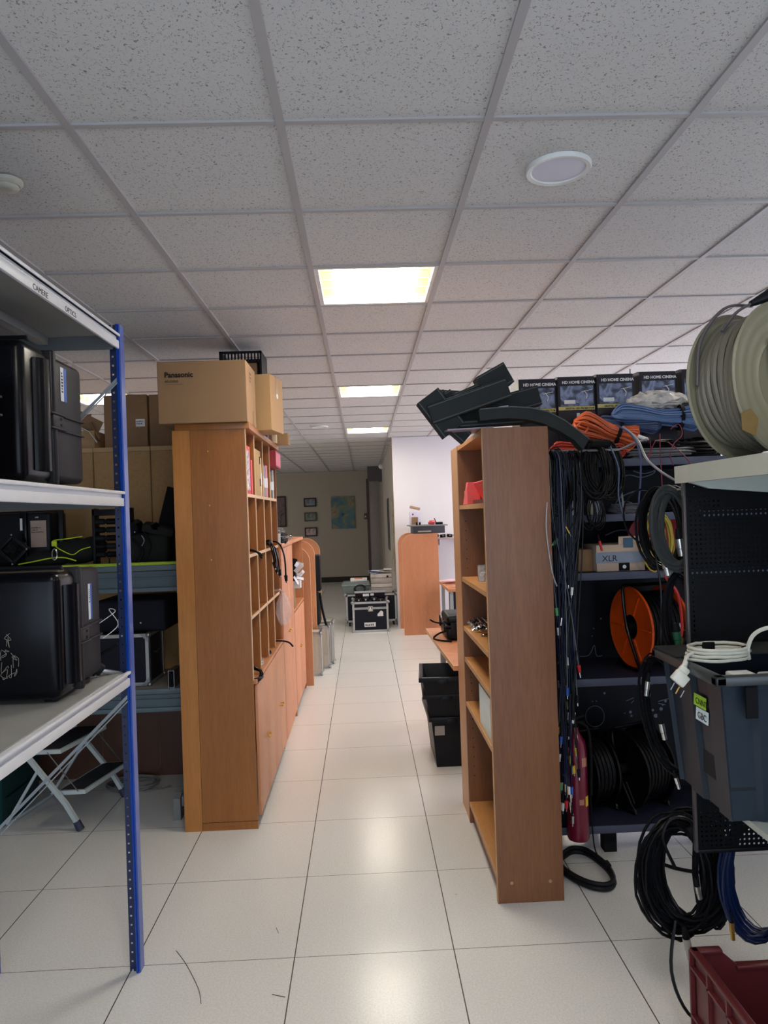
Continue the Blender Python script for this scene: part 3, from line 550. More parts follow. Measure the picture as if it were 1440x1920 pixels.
book('pink-red thin box leaning beside the red printed box', -.84, -.618, 4.04, 4.075, 1.79, 1.985, mat('coral_card', (222, 72, 84), .5), 'slim_box', 'box', 'files in the top pigeonholes')
t = thing('cardboard_sleeve', 'tall brown card file with two slots in the second top pigeonhole', 'file box', (-.75, 4.3, 1.79))
B().box(-.90, -.62, 4.165, 4.425, 1.79, 2.065, .002).build('body', mat('manila_card', (176, 140, 84), .7), t)
for z in (1.985, 1.85): B().box(-.6205, -.6185, 4.375, 4.405, z, z+.045).build('finger_slot', BLKM, t)
cols = [('cream', (222, 200, 160)), ('pale yellow', (214, 190, 140)), ('grey blue', (120, 132, 140)), ('rose and grey', (206, 120, 130)), ('orange', (214, 160, 84)), ('dark green', (52, 70, 60)), ('light grey', (180, 180, 176))]
yy = 4.44
for i, (cn, c_) in enumerate(cols):
    if i == 1: yy = 4.505
    if i == 4: yy = 4.84
    w_ = [.04, .06, .07, .08, .07, .08, .05][i]; h_ = [.24, .22, .20, .21, .18, .19, .2][i]
    book(cn+' binder standing in the top pigeonholes', -.85, -.622, yy, yy+w_, 1.79, 1.79+h_, mat('binder_'+cn.replace(' ', '_'), c_, .55), spine=(.3, .6, PAPER)); yy += w_+.015
book('dark red box sticking out at the end of the top pigeonholes', -.80, -.575, 4.845, 5.12, 2.0, 2.11, mat('dark_red_card', (150, 34, 44), .5), 'card_box', 'box', spine=(.1, .9, mat('rose_label', (210, 100, 120), .5)))
# cables in pigeonholes
def cable(label, pts, r, m=BLKG, plug=None, group=None, name='cable', sm=5, n=6, plug_m=None, plug_l=.035, pk=2.1):
    t = thing(name, label, 'cable', pts[0], group) if plug else None
    b = B().tube(pts, r, n, sm=sm)
    if not plug: return b.build(name, m, label=label, cat='cable', group=group)
    b.build('cord', m, t); p = Vector(pts[-1]); d = (p-Vector(pts[-2])).normalized()
    c = B(); c.cyl(p-d*.004, p+d*plug_l, r*pk, 10, r*pk*.8); c.build('plug', plug_m or BLK, t)
    c = B(); c.cyl(p+d*plug_l, p+d*(plug_l+.014), r*.9, 8); c.build('plug_tip', CHR, t); return t
def coil(label, c, u, v, ra, rb, k, r, m=BLKG, jit=.01, seed=1, spread=(0,0,0), tie=None, group=None, name='cable_coil', n=6, seg=22, extra=None, conn=None):
    b = B().loops(c, u, v, ra, rb, k, r, jit, seed, n, seg, spread)
    if extra: 
        for e in extra: b.tube(e, r, n, sm=5)
    if not tie and not conn: return b.build(name, m, label=label, cat='cable', group=group)
    t = thing(name, label, 'cable', (c[0], c[1], c[2]-rb), group); b.build('windings', m, t)
    if tie:
        for (p, q, w_) in tie: B().cyl(p, q, w_, 12).build('tie', BLKM, t)
    if conn:
        for (p, q, w_, mm) in conn: 
            P_, Q_ = Vector(p), Vector(q); bb = B(); bb.cyl(P_, P_+(Q_-P_)*.55, w_, 14); bb.cyl(P_+(Q_-P_)*.58, Q_, w_*.86, 14); bb.build('connector', mm, t)
            P2 = P_-(Q_-P_)*.6; B().cyl(P2, P_, w_*.5, 12, w_*.95).build('strain_relief', BLKM, t)
    return t
cable('black flat cable end poking out of the first middle pigeonhole', [(-.80, 4.0, 1.475), (-.66, 4.0, 1.48), (-.60, 4.05, 1.462), (-.58, 4.08, 1.44)], .006, BLKM)
cable('second black cable end beside it in the first middle pigeonhole', [(-.80, 3.92, 1.475), (-.66, 3.95, 1.485), (-.60, 3.99, 1.47), (-.575, 4.03, 1.43)], .005, BLKM)
for q, pts in enumerate(([(-.75, 4.7, 1.475), (-.62, 4.68, 1.50), (-.585, 4.7, 1.42), (-.58, 4.72, 1.33)], [(-.75, 4.66, 1.475), (-.62, 4.62, 1.49), (-.59, 4.62, 1.43), (-.585, 4.66, 1.36)],
        [(-.75, 4.95, 1.475), (-.6, 4.9, 1.49), (-.55, 4.92, 1.40), (-.545, 4.95, 1.25)], [(-.75, 4.75, 1.475), (-.61, 4.74, 1.475), (-.575, 4.76, 1.40), (-.57, 4.8, 1.30)])):
    cable(['nearest','second','longest hanging','fourth'][q]+' black adapter cable spilling out of the third middle pigeonhole', pts, .006, BLKG, plug=True, group='adapter cables spilling from the pigeonholes')
coil('tangle of glossy black adapter cables in the third middle pigeonhole', (-.66, 4.68, 1.485), (1,0,.2), (0,1,.1), .05, .07, 6, .005, jit=.02, seed=3, name='cable_tangle')
coil('small black cable coil spilling over the counter in the first low pigeonhole', (-.64, 3.96, .80), (1,0,-.25), (0,1,.2), .055, .08, 7, .004, jit=.02, seed=6)
coil('small dark metal adapter heap in the second low pigeonhole', (-.66, 4.26, .80), (1,0,0), (0,1,.2), .03, .05, 4, .006, jit=.02, seed=7, name='adapter_heap', m=STEEL)
coil('small coil of dark leads in the third low pigeonhole', (-.66, 4.6, .80), (1,0,0), (0,1,.2), .03, .05, 4, .005, jit=.02, seed=9, name='lead_coil')
cable('black wire sticking out over the counter end', [(-.75, 4.95, .80), (-.62, 4.98, .80), (-.55, 5.0, .785), (-.52, 5.02, .75)], .006, BLKM)
b = B(); g_ = random.Random(2)
pr = [(.004, .0), (.02, -.02), (.045, -.07), (.055, -.14), (.045, -.20), (.015, -.225), (.002, -.228)]
b.lathe([(r*1.0, z) for r, z in pr], (-.565, 4.93, 1.145), (0, 0, 1), 14)
for v in b.b.verts: v.co += Vector([g_.uniform(-.007, .007) for _ in range(3)])
t = thing('plastic_bag', 'clear plastic bag hanging from the fourth pigeonhole', 'bag', (-.565, 4.93, .92)); b.build('film', film('clear_film', (235, 228, 232), .22, .06), t)
b = B(); b.tube([(-.565, 4.93, 1.14), (-.59, 4.92, 1.16), (-.66, 4.92, 1.145)], .008, 6, sm=3); b.build('knot', MATS['clear_film'], t)

# boxes on top of it
pb = thing('branded_carton', 'large brown carton with bold black printed lettering, on top of the oak cabinet', 'box', (-.83, 3.96, 2.168))
B().box(-1.06, -.593, 3.80, 4.12, 2.168, 2.497, .003, 1).build('body', mat('carton_brown', (148, 114, 80), .8, var=.03, scale=6), pb)
text('lettering', 'Panasonic', .038, (-1.022, 3.7985, 2.413), FX, INK, pb, bold=.0012); text('lettering', 'AG-CX350', .015, (-1.02, 3.7985, 2.386), FX, INK, pb); print_lines([26], .0075, (-1.02, 3.7985, 2.373), FX, mat('faint_ink', (110, 76, 58), .7), pb)
B().box(-.5925, -.5915, 3.99, 4.03, 2.17, 2.25).build('tape', TAPE, pb); print_lines([6, 6, 4], .022, (-.5915, 3.90, 2.44), SX, INK, pb)
t = thing('plain_carton', 'upright plain carton with tape and white dot, behind the branded carton', 'box', (-.69, 4.35, 2.168), rz=math.radians(-10))
b = B(); b.ob((0, 0, .165), (.40, .25, .33), None, .003, 1); b.build('body', mat('carton_tan', (172, 136, 94), .8, var=.03, scale=6), t, local=True)
b = B(); b.box(.2005, .2015, -.025, .03, .22, .33); b.box(-.1, .2, -.03, .03, .3305, .3315); b.build('tape', TAPE, t, local=True)
b = B(); b.cyl((.2015, 0, .215), (.203, 0, .215), .016, 16); b.build('round_sticker', PAPER, t, local=True)
b = B(); b.prism([(-.1, .331), (.2, .331), (.05, .35)], -.002, .002); b.build('top_flap', CARD, t, local=True)
t = thing('plastic_crate', 'black slotted plastic crate standing behind the cartons', 'crate', (-.75, 4.72, 2.168)); b = B()
for x in (-.885, -.627): b.box(x, x+.012, 4.6, 4.86, 2.168, 2.73)
b.box(-.885, -.615, 4.6, 4.612, 2.715, 2.73); b.box(-.885, -.615, 4.6, 4.86, 2.168, 2.18); b.box(-.885, -.615, 4.84, 4.86, 2.168, 2.73)
for k in range(12): b.box(-.873+.021*k, -.863+.021*k, 4.6, 4.606, 2.66, 2.715)
b.build('body', BLK, t); B().box(-.85, -.65, 4.62, 4.80, 2.181, 2.655).build('inner_card', CARD2, t)
for (lab, x0, x1, y0, y1, z1, c_) in (('purple', -.64, -.60, 4.66, 4.70, 2.235, (92, 74, 120)), ('navy', -.66, -.612, 4.57, 4.61, 2.225, (40, 44, 70)), ('brown', -.64, -.59, 4.80, 4.86, 2.245, (120, 84, 66)), ('cream', -.63, -.575, 4.90, 4.97, 2.24, (208, 184, 148))):
    book(lab+' small packet on the far end of the oak cabinet top', x0, x1, y0, y1, 2.168, z1, mat('packet_'+lab, c_, .6), 'packet', 'packet', 'small packets on the oak cabinet')
t = thing('small_carton', 'small tan carton overhanging the far end of the oak cabinet top', 'box', (-.57, 5.07, 2.168)); B().box(-.68, -.505, 5.02, 5.13, 2.168, 2.245, .002).build('body', CARD, t); B().box(-.5045, -.5035, 5.04, 5.11, 2.18, 2.235).build('label', CARD2, t)

# ---------------------------------------------------------------- lower cabinets farther along
t = thing('closed_cabinet', 'chest-high beech cabinet with plain doors after the pigeonhole cabinet', 'cabinet', (-.8, 5.6, 0))
B().box(-1.0, -.615, 5.165, 5.95, 0, 1.435).build('body', BEECH, t); B().box(-1.0, -.59, 5.165, 5.955, 1.435, 1.465, .002).build('top', BEECHP, t)
for (a, c, ky) in ((5.17, 5.555, 5.52), (5.56, 5.945, 5.60)):
    d = B().box(-.614, -.598, a, c, .06, 1.43, .001).build('door', BEECHP, t); b = B(); b.sph((-.588, ky, .78), .009, n=10); b.cyl((-.598, ky, .78), (-.588, ky, .78), .004); b.build('knob', BRASS, d)
t = thing('niche_cabinet', 'beech cabinet with an open niche over a low door, before the arched panels', 'cabinet', (-.8, 6.4, 0))
b = B(); b.box(-1.0, -.60, 5.965, 5.985, 0, 1.44); b.box(-1.0, -.60, 6.93, 6.95, 0, 1.44); b.box(-1.0, -.985, 5.985, 6.93, 0, 1.44); b.build('carcass', BEECH, t)
B().box(-1.0, -.59, 5.96, 6.955, 1.44, 1.465).build('top', BEECHP, t); B().box(-.985, -.60, 5.985, 6.93, .86, .88).build('shelf', BEECH, t)
for (a, c, ky) in ((5.99, 6.455, 6.42), (6.46, 6.925, 6.50)):
    d = B().box(-.614, -.598, a, c, .06, .85, .001).build('door', BEECHP, t); b = B(); b.sph((-.588, ky, .50), .009, n=10); b.cyl((-.598, ky, .5), (-.588, ky, .5), .004); b.build('knob', BRASS, d)
b = B(); g_ = random.Random(5)
for k in range(16): b.ob((-.60+g_.uniform(-.06, .05), 6.25+g_.uniform(-.1, .1), 1.18+g_.uniform(-.07, .07)), (g_.uniform(.04, .09), .002, g_.uniform(.02, .05)), (g_.uniform(-.6, .6), g_.uniform(-1, 1), g_.uniform(-1, 1)))
b.box(-.8, -.56, 6.2, 6.3, 1.04, 1.10); t = thing('paper_stack', 'crumpled white papers sticking out of the open niche', 'papers', (-.65, 6.25, .88)); b.build('sheets', PAPER, t)
B().box(-.95, -.62, 6.15, 6.35, .881, 1.04, .01).build('card_base', CARD2, t)
b = B(); b.ob((-.62, 6.22, 1.275), (.07, .05, .05), (0, .2, .3), .01); b.ob((-.7, 6.25, 1.18), (.2, .1, .16), None, .01); b.build('black_clip', BLKM, t)
b = B(); g_ = random.Random(12); b.loops((-.66, 5.42, 1.50), (1,0,0), (0,1,0), .07, .13, 7, .012, .03, 4, spread=(0,0,.07)); b.sph((-.66, 5.42, 1.51), .07, (1, 1.8, .6), 12)
t = thing('bagged_cables', 'black cables in shiny film heaped on the chest-high cabinet', 'cables', (-.66, 5.42, 1.466)); b.build('windings', BLKG, t)
b = B(); b.sph((-.66, 5.42, 1.525), .08, (1.05, 1.9, .72), 14)
for v in b.b.verts: v.co += Vector([g_.uniform(-.008, .008) for _ in range(3)])
b.build('film', film('shiny_bag', (190, 190, 195), .16, .06), t); B().box(-.66, -.605, 5.20, 5.22, 1.467, 1.54).build('tag', PAPER, t)
coil('thin grey wire tangle at the far end of the cabinet tops', (-.68, 6.1, 1.485), (1,0,0), (0,1,.1), .06, .1, 6, .003, STEEL, .03, 8, name='wire_tangle')
def arched(label, x0, x1, y, H, R, side=1, m=None, w_=.026, low=0):
    t = thing('arched_panel', label, 'panel', ((x0+x1)/2, y, 0), 'arched wooden desk panels'); xe = x1 if side > 0 else x0
    arc = [(xe-side*R+side*R*math.cos(a), H-R+R*math.sin(a)) for a in [PI/2*q/14 for q in range(15)]]
    xo = x0 if side > 0 else x1
    B().prism([(xo, 0), (xe, 0)]+arc+[(xo, H)], y, y+w_, 'Y').build('board', m or BEECHP, t)
    o = [(xe, 0)]+arc; i = [(px-side*.004, pz-.0) for px, pz in o]; e = B()
    for q in range(len(o)-1): (a, c), (a2, c2) = o[q], o[q+1]; e.ob(((a+a2)/2, y+w_/2, (c+c2)/2), (.004, w_+.004, math.hypot(a2-a, c2-c)+.002), (0, math.atan2(a2-a, c2-c), 0))
    e.build('edge_strip', LIPP, t); return t
arched('nearest arched beech panel at the end of the left cabinets', -1.4, -.536, 7.02, 1.365, .15)
arched('middle arched beech panel behind the left cabinets', -1.4, -.536, 7.73, 1.40, .16)
arched('farthest arched beech panel behind the black upright case on the left', -1.4, -.530, 8.56, 1.40, .17)
sc = mat('silver_case_panel', (196, 184, 168), .4, .1)
for i, (y0, y1, x1, z1) in enumerate(((7.45, 7.68, -.478, .45), (7.80, 7.98, -.41, .465), (8.02, 8.20, -.375, .475))):
    f = flight_case(['nearest silver flight case below the arched panels','middle silver flight case in the row below the arched panels','last and farthest silver flight case in the left row'][i], -1.0, x1, y0, y1, .0, z1, panel=sc)
t = thing('soft_bag', 'black soft bag on the silver cases by the arched panels', 'bag', (-.7, 8.0, .452))
b = B(); b.box(-.95, -.50, 7.85, 8.0, .452, .83, .05, 3); b.build('body', MATS['black_fabric'], t); b = B(); b.tube([(-.50, 7.84, .82), (-.48, 7.83, .65), (-.45, 7.84, .50), (-.44, 7.86, .46)], .014, 6, sm=4); b.build('strap', BLKM, t)
t = thing('upright_case', 'black upright equipment case with yellow tag between the arched panels', 'case', (-.7, 8.2, .83))
B().box(-.95, -.485, 7.86, 8.0, .832, 1.235, .02, 2).build('shell', BLK, t); B().box(-.60, -.58, 7.845, 7.86, .96, 1.06).build('tag', YEL, t); b = B(); b.tube([(-.6, 7.85, 1.18), (-.6, 7.82, 1.16), (-.6, 7.82, 1.05), (-.6, 7.85, 1.03)], .008, 6); b.build('handle', BLKG, t)

# ================================================================ end of the aisle
f = flight_case('large flight case behind the small one at the end of the aisle', -.30, .463, 10.66, 11.0, .06, .48, ball=.03, ew=.03)
for x in (-.25, .41):
    for y in (10.70, 10.96): b = B(); b.cyl((x-.012, y, .03), (x+.012, y, .03), .03, 14); b.build('caster', BLK, f)
f = flight_case('small black flight case with white stickers on the aisle floor', -.195, .318, 10.1, 10.6, 0, .43, lid=.335, ball=.024, ew=.03)
B().box(-.03, .13, 10.0985, 10.0995, .075, .135).build('sticker', PAPER, f); print_lines([5], .05, (-.015, 10.098, .088), FX, INK, f)
b = B(); b.prism([(.16, .22), (.24, .22), (.24, .28), (.21, .30), (.16, .25)], 10.0985, 10.0995); b.build('sticker', PAPER, f)
t = thing('label_case', 'low black case with white sticker on top of the small flight case', 'case', (.06, 10.5, .43)); B().box(-.15, .28, 10.42, 10.60, .43, .53, .004).build('body', BLK, t)
b = B(); b.box(-.16, .29, 10.415, 10.425, .52, .55); b.build('rim', ALU, t); b = B(); b.box(-.04, .05, 10.412, 10.418, .47, .51); b.box(.07, .12, 10.412, 10.418, .48, .51); b.build('sticker', PAPER, t)
for q, (x, w_, h_) in enumerate(((-.10, .07, .035), (.0, .09, .045), (.12, .08, .05), (.21, .07, .025))):
    t = thing('camera_part', ['leftmost','second','third, tallest','rightmost'][q]+' small black camera part on the flight case lid', 'camera part', (x, 10.2, .43), 'camera parts on the flight case')
    B().box(x-w_/2, x+w_/2, 10.16, 10.24, .43, .43+h_, .008).build('body', BLK, t); b = B(); b.cyl((x, 10.158, .43+h_*.5), (x, 10.15, .43+h_*.5), h_*.3); b.build('dial', STEEL, t)
t = thing('plastic_case', 'grey green plastic case lying on the large flight case', 'case', (-.12, 10.8, .48)); B().box(-.34, .06, 10.68, 10.95, .482, .66, .015).build('body', mat('grey_green_plastic', (98, 112, 110), .35), t); B().box(-.35, .07, 10.672, 10.96, .60, .625, .004).build('rim', mat('grey_green_rim', (128, 140, 138), .35), t)
b = B(); b.box(-.22, .03, 10.72, 10.9, .662, .705, .002); t = thing('magazine', 'white and orange magazine on the grey green case', 'magazine', (-.1, 10.8, .662)); b.build('pages', PAPER, t); B().box(-.16, -.04, 10.719, 10.85, .70, .707).build('cover', mat('orange_print', (224, 130, 84), .5), t)
coil('small black cable coil in front of the grey green case', (-.08, 10.64, .56), (1,0,0), (0,.3,.5), .08, .06, 4, .008, seed=3)
for i, (z0, z1) in enumerate(((.482, .625), (.627, .77))):
    t = thing('aluminium_case', ['lower','upper'][i]+' of two stacked pale aluminium cases on the large flight case', 'case', (.24, 10.75, z0)); B().box(.085, .40, 10.67, 10.92, z0, z1, .006).build('body', mat('pale_case', (196, 190, 186), .4, .2), t)
    b = B(); b.box(.08, .405, 10.664, 10.925, z0+.085, z0+.095, .002); b.build('rim', ALU, t)
    if i: B().box(.32, .35, 10.662, 10.668, z0+.085, z0+.115).build('lock', BLKM, t)
b = B(); g_ = random.Random(3)
for k in range(9): b.ob((.25+g_.uniform(-.1, .1), 10.78+g_.uniform(-.05, .05), .782+.006*k), (.18, .12, .003), (g_.uniform(-.1, .1), g_.uniform(-.08, .08), g_.uniform(0, 3)))
t = thing('loose_papers', 'loose papers and a blue folder on the stacked aluminium cases', 'papers', (.24, 10.75, .772)); b.build('sheets', PAPER, t); b = B(); b.ob((.14, 10.70, .80), (.16, .06, .02), (0, .2, .3)); b.build('blue_folder', mat('blue_card', (50, 70, 130), .5), t)
# pictures on the far wall and the corridor wall
def poster(label, x0, x1, z0, z1, m, name='poster', y=17.985, frame=None):
    t = thing(name, label, 'picture', ((x0+x1)/2, y, z0)); B().box(x0, x1, y-.006, y, z0, z1).build('print', m, t)
    if frame:
        b = B(); f_ = .03; b.box(x0-f_, x1+f_, y-.012, y, z1, z1+f_); b.box(x0-f_, x1+f_, y-.012, y, z0-f_, z0); b.box(x0-f_, x0, y-.012, y, z0, z1); b.box(x1, x1+f_, y-.012, y, z0, z1); b.build('frame', frame, t)
    return t
DKF = mat('dark_picture_frame', (60, 44, 48), .5)
poster('large blue and green wall poster on the far wall', -.79, -.20, 1.335, 2.15, picture('poster_print', [(30, 44, 60), (70, 104, 130), (84, 120, 104), (150, 128, 104), (50, 96, 70)], 4, .8))
poster('top of the three small framed pictures on the far wall', -1.44, -1.19, 1.945, 2.105, picture('picture_print_a', [(84, 60, 66), (120, 140, 150), (90, 60, 60)], 8, 1), 'framed_picture', frame=DKF)
poster('middle of the three small framed pictures on the far wall', -1.44, -1.19, 1.58, 1.745, picture('picture_print_b', [(50, 60, 56), (130, 140, 130), (60, 66, 60)], 8, 1), 'framed_picture', frame=mat('green_picture_frame', (70, 72, 64), .5))
poster('bottom of the three small framed pictures on the far wall', -1.44, -1.19, 1.2, 1.365, picture('picture_print_c', [(96, 66, 70), (200, 180, 180), (110, 60, 66)], 8, 1), 'framed_picture', frame=DKF)
poster('dark framed poster on the far wall beside the cabinet edge', -2.36, -1.95, 1.46, 2.17, picture('poster_dark', [(50, 40, 44), (110, 90, 88), (40, 34, 36)], 5, 2), 'framed_poster', frame=DKF)
t = thing('switch_box', 'small switch boxes beside the grey door', 'switch', (.10, 17.97, 1.6)); B().box(.03, .14, 17.94, 17.985, 1.55, 1.70, .004).build('cover', mat('brown_switch', (90, 72, 74), .5), t); B().box(.05, .08, 17.93, 17.94, 1.60, 1.64).build('button', PAPER, t)
def side_poster(label, y0, y1, z0, z1, m): 
    t = thing('wall_poster', label, 'poster', (.475, (y0+y1)/2, z0)); B().box(.470, .4755, y0, y1, z0, z1).build('print', m, t); return t
side_poster('narrow green and brown wall poster on the corridor wall, nearest', 10.75, 11.3, .75, 1.95, picture('side_print_a', [(130, 150, 130), (180, 170, 150), (110, 90, 70), (90, 130, 100)], 5, 2))
side_poster('pale patterned wall poster on the corridor wall, second', 11.5, 12.3, .7, 1.85, picture('side_print_b', [(150, 130, 110), (190, 180, 165), (100, 96, 90)], 6, 2))
side_poster('dark wall poster on the corridor wall, farthest', 12.8, 13.8, 1.0, 1.95, mat('dark_poster_print', (54, 58, 66), .5))
t = thing('siren_box', 'small white round sensor high on the corridor wall', 'sensor', (.43, 14.9, 2.62)); b = B(); b.sph((.42, 14.9, 2.66), .06, (1, 1, .9), 14); b.build('dome', PAPER, t); B().box(.44, .476, 14.86, 14.94, 2.62, 2.70).build('bracket', WM, t)
# right side panels, hutch and desk
arched('front arched beech panel on the right of the aisle', .515, 1.01, 9.7, 1.375, .16, -1)
arched('rear arched beech panel just behind the right-hand front one', .49, 1.01, 10.28, 1.375, .16, -1)
t = thing('desk_hutch', 'black desk drawer box resting on the right arched panels', 'drawer box', (.9, 10.0, 1.376)); B().box(.68, 1.11, 9.7, 10.3, 1.376, 1.475, .003).build('body', mat('charcoal_board', (52, 54, 62), .5), t); B().box(.63, 1.15, 9.69, 10.32, 1.475, 1.49, .002).build('top', mat('grey_board', (120, 118, 118), .5), t)
b = B(); b.cyl((.74, 9.69, 1.405), (.92, 9.69, 1.405), .012); b.build('chrome_bar', CHR, t)
t = thing('white_carton', 'white box with brown panel on the black desk drawer box', 'box', (.74, 10.0, 1.491)); B().box(.655, .80, 9.85, 10.1, 1.491, 1.68, .002).build('body', mat('lilac_white_card', (214, 206, 226), .5), t); B().box(.67, .76, 9.848, 9.85, 1.50, 1.60).build('panel', CARD2, t); B().box(.68, .70, 9.847, 9.85, 1.63, 1.65).build('mark', INK, t)
b = B(); b.ob((.73, 9.98, 1.73), (.14, .16, .035), (0, .25, 0), .004); b.build('upper_carton', mat('kraft_card', (164, 130, 104), .7), label='tilted brown packet lying on the white box', cat='packet'); 
t = thing('small_bottle', 'two small dark bottles in front of the white box', 'bottle', (.76, 9.76, 1.491)); b = B(); b.cyl((.735, 9.76, 1.491), (.735, 9.76, 1.53), .014); b.build('bottle', BLKM, t); b = B(); b.cyl((.775, 9.76, 1.491), (.775, 9.76, 1.53), .014); b.build('bottle', BLKM, t); B().box(.745, .765, 9.755, 9.76, 1.50, 1.53).build('white_label', PAPER, t)
b = B(); g_ = random.Random(9); b.sph((.95, 9.85, 1.52), .04, (1.3, 1, .75), 10)
for v in b.b.verts: v.co += Vector([g_.uniform(-.01, .01) for _ in range(3)])
b.build('red_bow', mat('red_ribbon', (226, 92, 100), .5), label='crumpled red ribbon on the black desk drawer box', cat='ribbon')
t = thing('desk_phone', 'small black device right of the red ribbon', 'device', (1.05, 9.85, 1.491)); B().box(1.0, 1.10, 9.82, 9.9, 1.491, 1.525, .008).build('body', BLK, t); b = B(); b.ob((1.0, 9.85, 1.54), (.012, .02, .09), (0, -.4, 0), .004); b.build('handset', BLK, t)
t = thing('wall_shelf', 'pale wall shelf on the white wall right of the arched panels', 'shelf', (1.6, 10.4, 1.27)); B().box(1.0, 2.4, 10.25, 10.5, 1.268, 1.29, .002).build('board', mat('pale_shelf_board', (206, 184, 180), .5), t); b = B(); b.box(1.1, 1.12, 10.3, 10.5, 1.18, 1.268); b.box(2.2, 2.22, 10.3, 10.5, 1.18, 1.268); b.build('bracket', WM, t)
for q in range(4):
    x = 1.05+.1*q; t = thing('small_gadget', ['leftmost','second','third','rightmost'][q]+' small black gadget on the pale wall shelf', 'gadget', (x, 10.35, 1.29), 'gadgets on the pale wall shelf'); b = B(); b.ob((x, 10.35, 1.315), (.08, .06, .045), (0, .2*q-.3, .2), .01); b.build('body', BLK, t); b = B(); b.cyl((x, 10.32, 1.32), (x, 10.30, 1.32), .012); b.build('knob', STEEL, t)
t = thing('pink_desk', 'desk under pink papers beside the white wall', 'desk', (1.6, 9.1, 0)); B().box(.99, 2.3, 8.5, 9.5, .70, .735, .004).build('desktop', BEECHP, t)
for x, y in ((1.03, 8.55), (1.03, 9.45), (2.26, 8.55), (2.26, 9.45)): B().box(x-.02, x+.02, y-.02, y+.02, 0, .70).build('leg', GM, t)
B().box(1.1, 2.2, 9.4, 9.42, .2, .70).build('modesty_panel', mat('dark_blue_panel', (40, 42, 60), .6), t)
b = B(); g_ = random.Random(6)
for k in range(12): b.ob((1.2+g_.uniform(-.15, .6), 9.1+g_.uniform(-.35, .3), .738+.004*k), (.21, .29, .0015), (0, 0, g_.uniform(0, 3)))
b.build('pink_papers', mat('pink_paper', (232, 190, 206), .6), label='spread of pink and white papers on the far right desk', cat='papers', kind='stuff')
b = B(); b.sph((1.25, 9.2, .80), .06, (1.4, 1, .6), 12); b.build('red_cloth', mat('red_cloth', (208, 70, 96), .8), label='small red cloth on the papers of the far right desk', cat='cloth')
# front desk with hard case
t = thing('beech_desk', 'beech desk beside the right-hand bookcases', 'desk', (.9, 4.98, 0)); P = [(.515, 4.27), (1.35, 4.27), (1.35, 5.72), (.475, 5.72)]
B().prism(P, .70, .728, 'Z').build('desktop', BEECHP, t); B().prism([(.512, 4.27), (.516, 4.27), (.476, 5.72), (.472, 5.72)], .70, .7285, 'Z').build('edge_strip', LIPP, t)
for x, y in ((.90, 4.33), (.60, 5.68), (1.30, 4.33), (1.30, 5.68)): B().box(x-.02, x+.02, y-.02, y+.02, 0, .70).build('leg', GM, t)
t = thing('laid_case', 'black hard case lying on the beech desk', 'case', (.8, 5.28, .729))
B().box(.57, 1.02, 5.10, 5.50, .735, .83, .02, 3).build('base_shell', BLK, t); B().box(.575, 1.015, 5.11, 5.49, .838, .905, .025, 3).build('lid_shell', BLK, t); B().box(.56, 1.03, 5.09, 5.51, .824, .842, .005).build('rim', BLKG, t)
B().box(.69, .80, 5.13, 5.25, .9055, .907).build('white_label', PAPER, t); b = B()
for y in (5.16, 5.44): b.box(.555, .565, y-.02, y+.02, .79, .87, .003)
b.box(.60, .66, 5.085, 5.092, .75, .86, .003); b.build('latch', BLK, t); b = B(); b.tube([(.58, 5.12, .80), (.52, 5.14, .78), (.485, 5.2, .735), (.53, 5.10, .735), (.60, 5.06, .734)], .007, 6, sm=4); b.tube([(.57, 5.2, .84), (.50, 5.22, .85), (.465, 5.2, .872)], .006, 6, sm=3); b.build('strap', BLKM, t)
t = thing('paper_box', 'white boxes with dark sides standing under the right desks', 'box', (1.4, 8.0, 0)); B().box(1.1, 1.6, 7.9, 8.2, 0, .45, .004).build('body', mat('dark_store_box', (46, 50, 64), .6), t); B().box(1.09, 1.61, 7.89, 8.21, .45, .50, .004).build('lid', PAPER, t)
# black crates under the desk edge
def crate(label, x0, x1, y0, y1, z0, z1, rz, tape=False, cx=.6, cy=4.85):
    t = thing('stacking_crate', label, 'crate', (cx, cy, z0), 'black stacking crates by the beech desk', math.radians(rz)); dx0, dx1, dy0, dy1, h = x0-cx, x1-cx, y0-cy, y1-cy, z1-z0
    b = tub(B(), dx0, dx1, dy0, dy1, 0, h, .03, .006); b.build('body', BLK, t, local=True)
    b = B(); 
    for (a, c, d, e) in ((dx0-.018, dx0+.004, dy0-.018, dy1+.018), (dx1-.004, dx1+.018, dy0-.018, dy1+.018), (dx0, dx1, dy0-.018, dy0+.004), (dx0, dx1, dy1-.004, dy1+.018)): b.box(a, c, d, e, h-.03, h, .004)
    b.box(dx0+.1, dx0+.17, dy0-.022, dy0-.012, h-.045, h-.01, .003); b.build('rim', BLK, t, local=True)
    if tape: B().box(dx0+.022, dx0+.085, dy0-.001, dy0+.012, h-.12, h-.06).build('tape_label', mat('grey_tape', (150, 140, 132), .5), t, local=True)
    return t
crate('bottom crate of the three black stacking crates', .395, .80, 4.60, 5.10, 0, .335, 0, True)
crate('middle crate of the three black stacking crates', .375, .80, 4.56, 5.0, .337, .49, -3)
crate('top open crate of the three black stacking crates', .365, .80, 4.50, 4.92, .492, .61, -5)
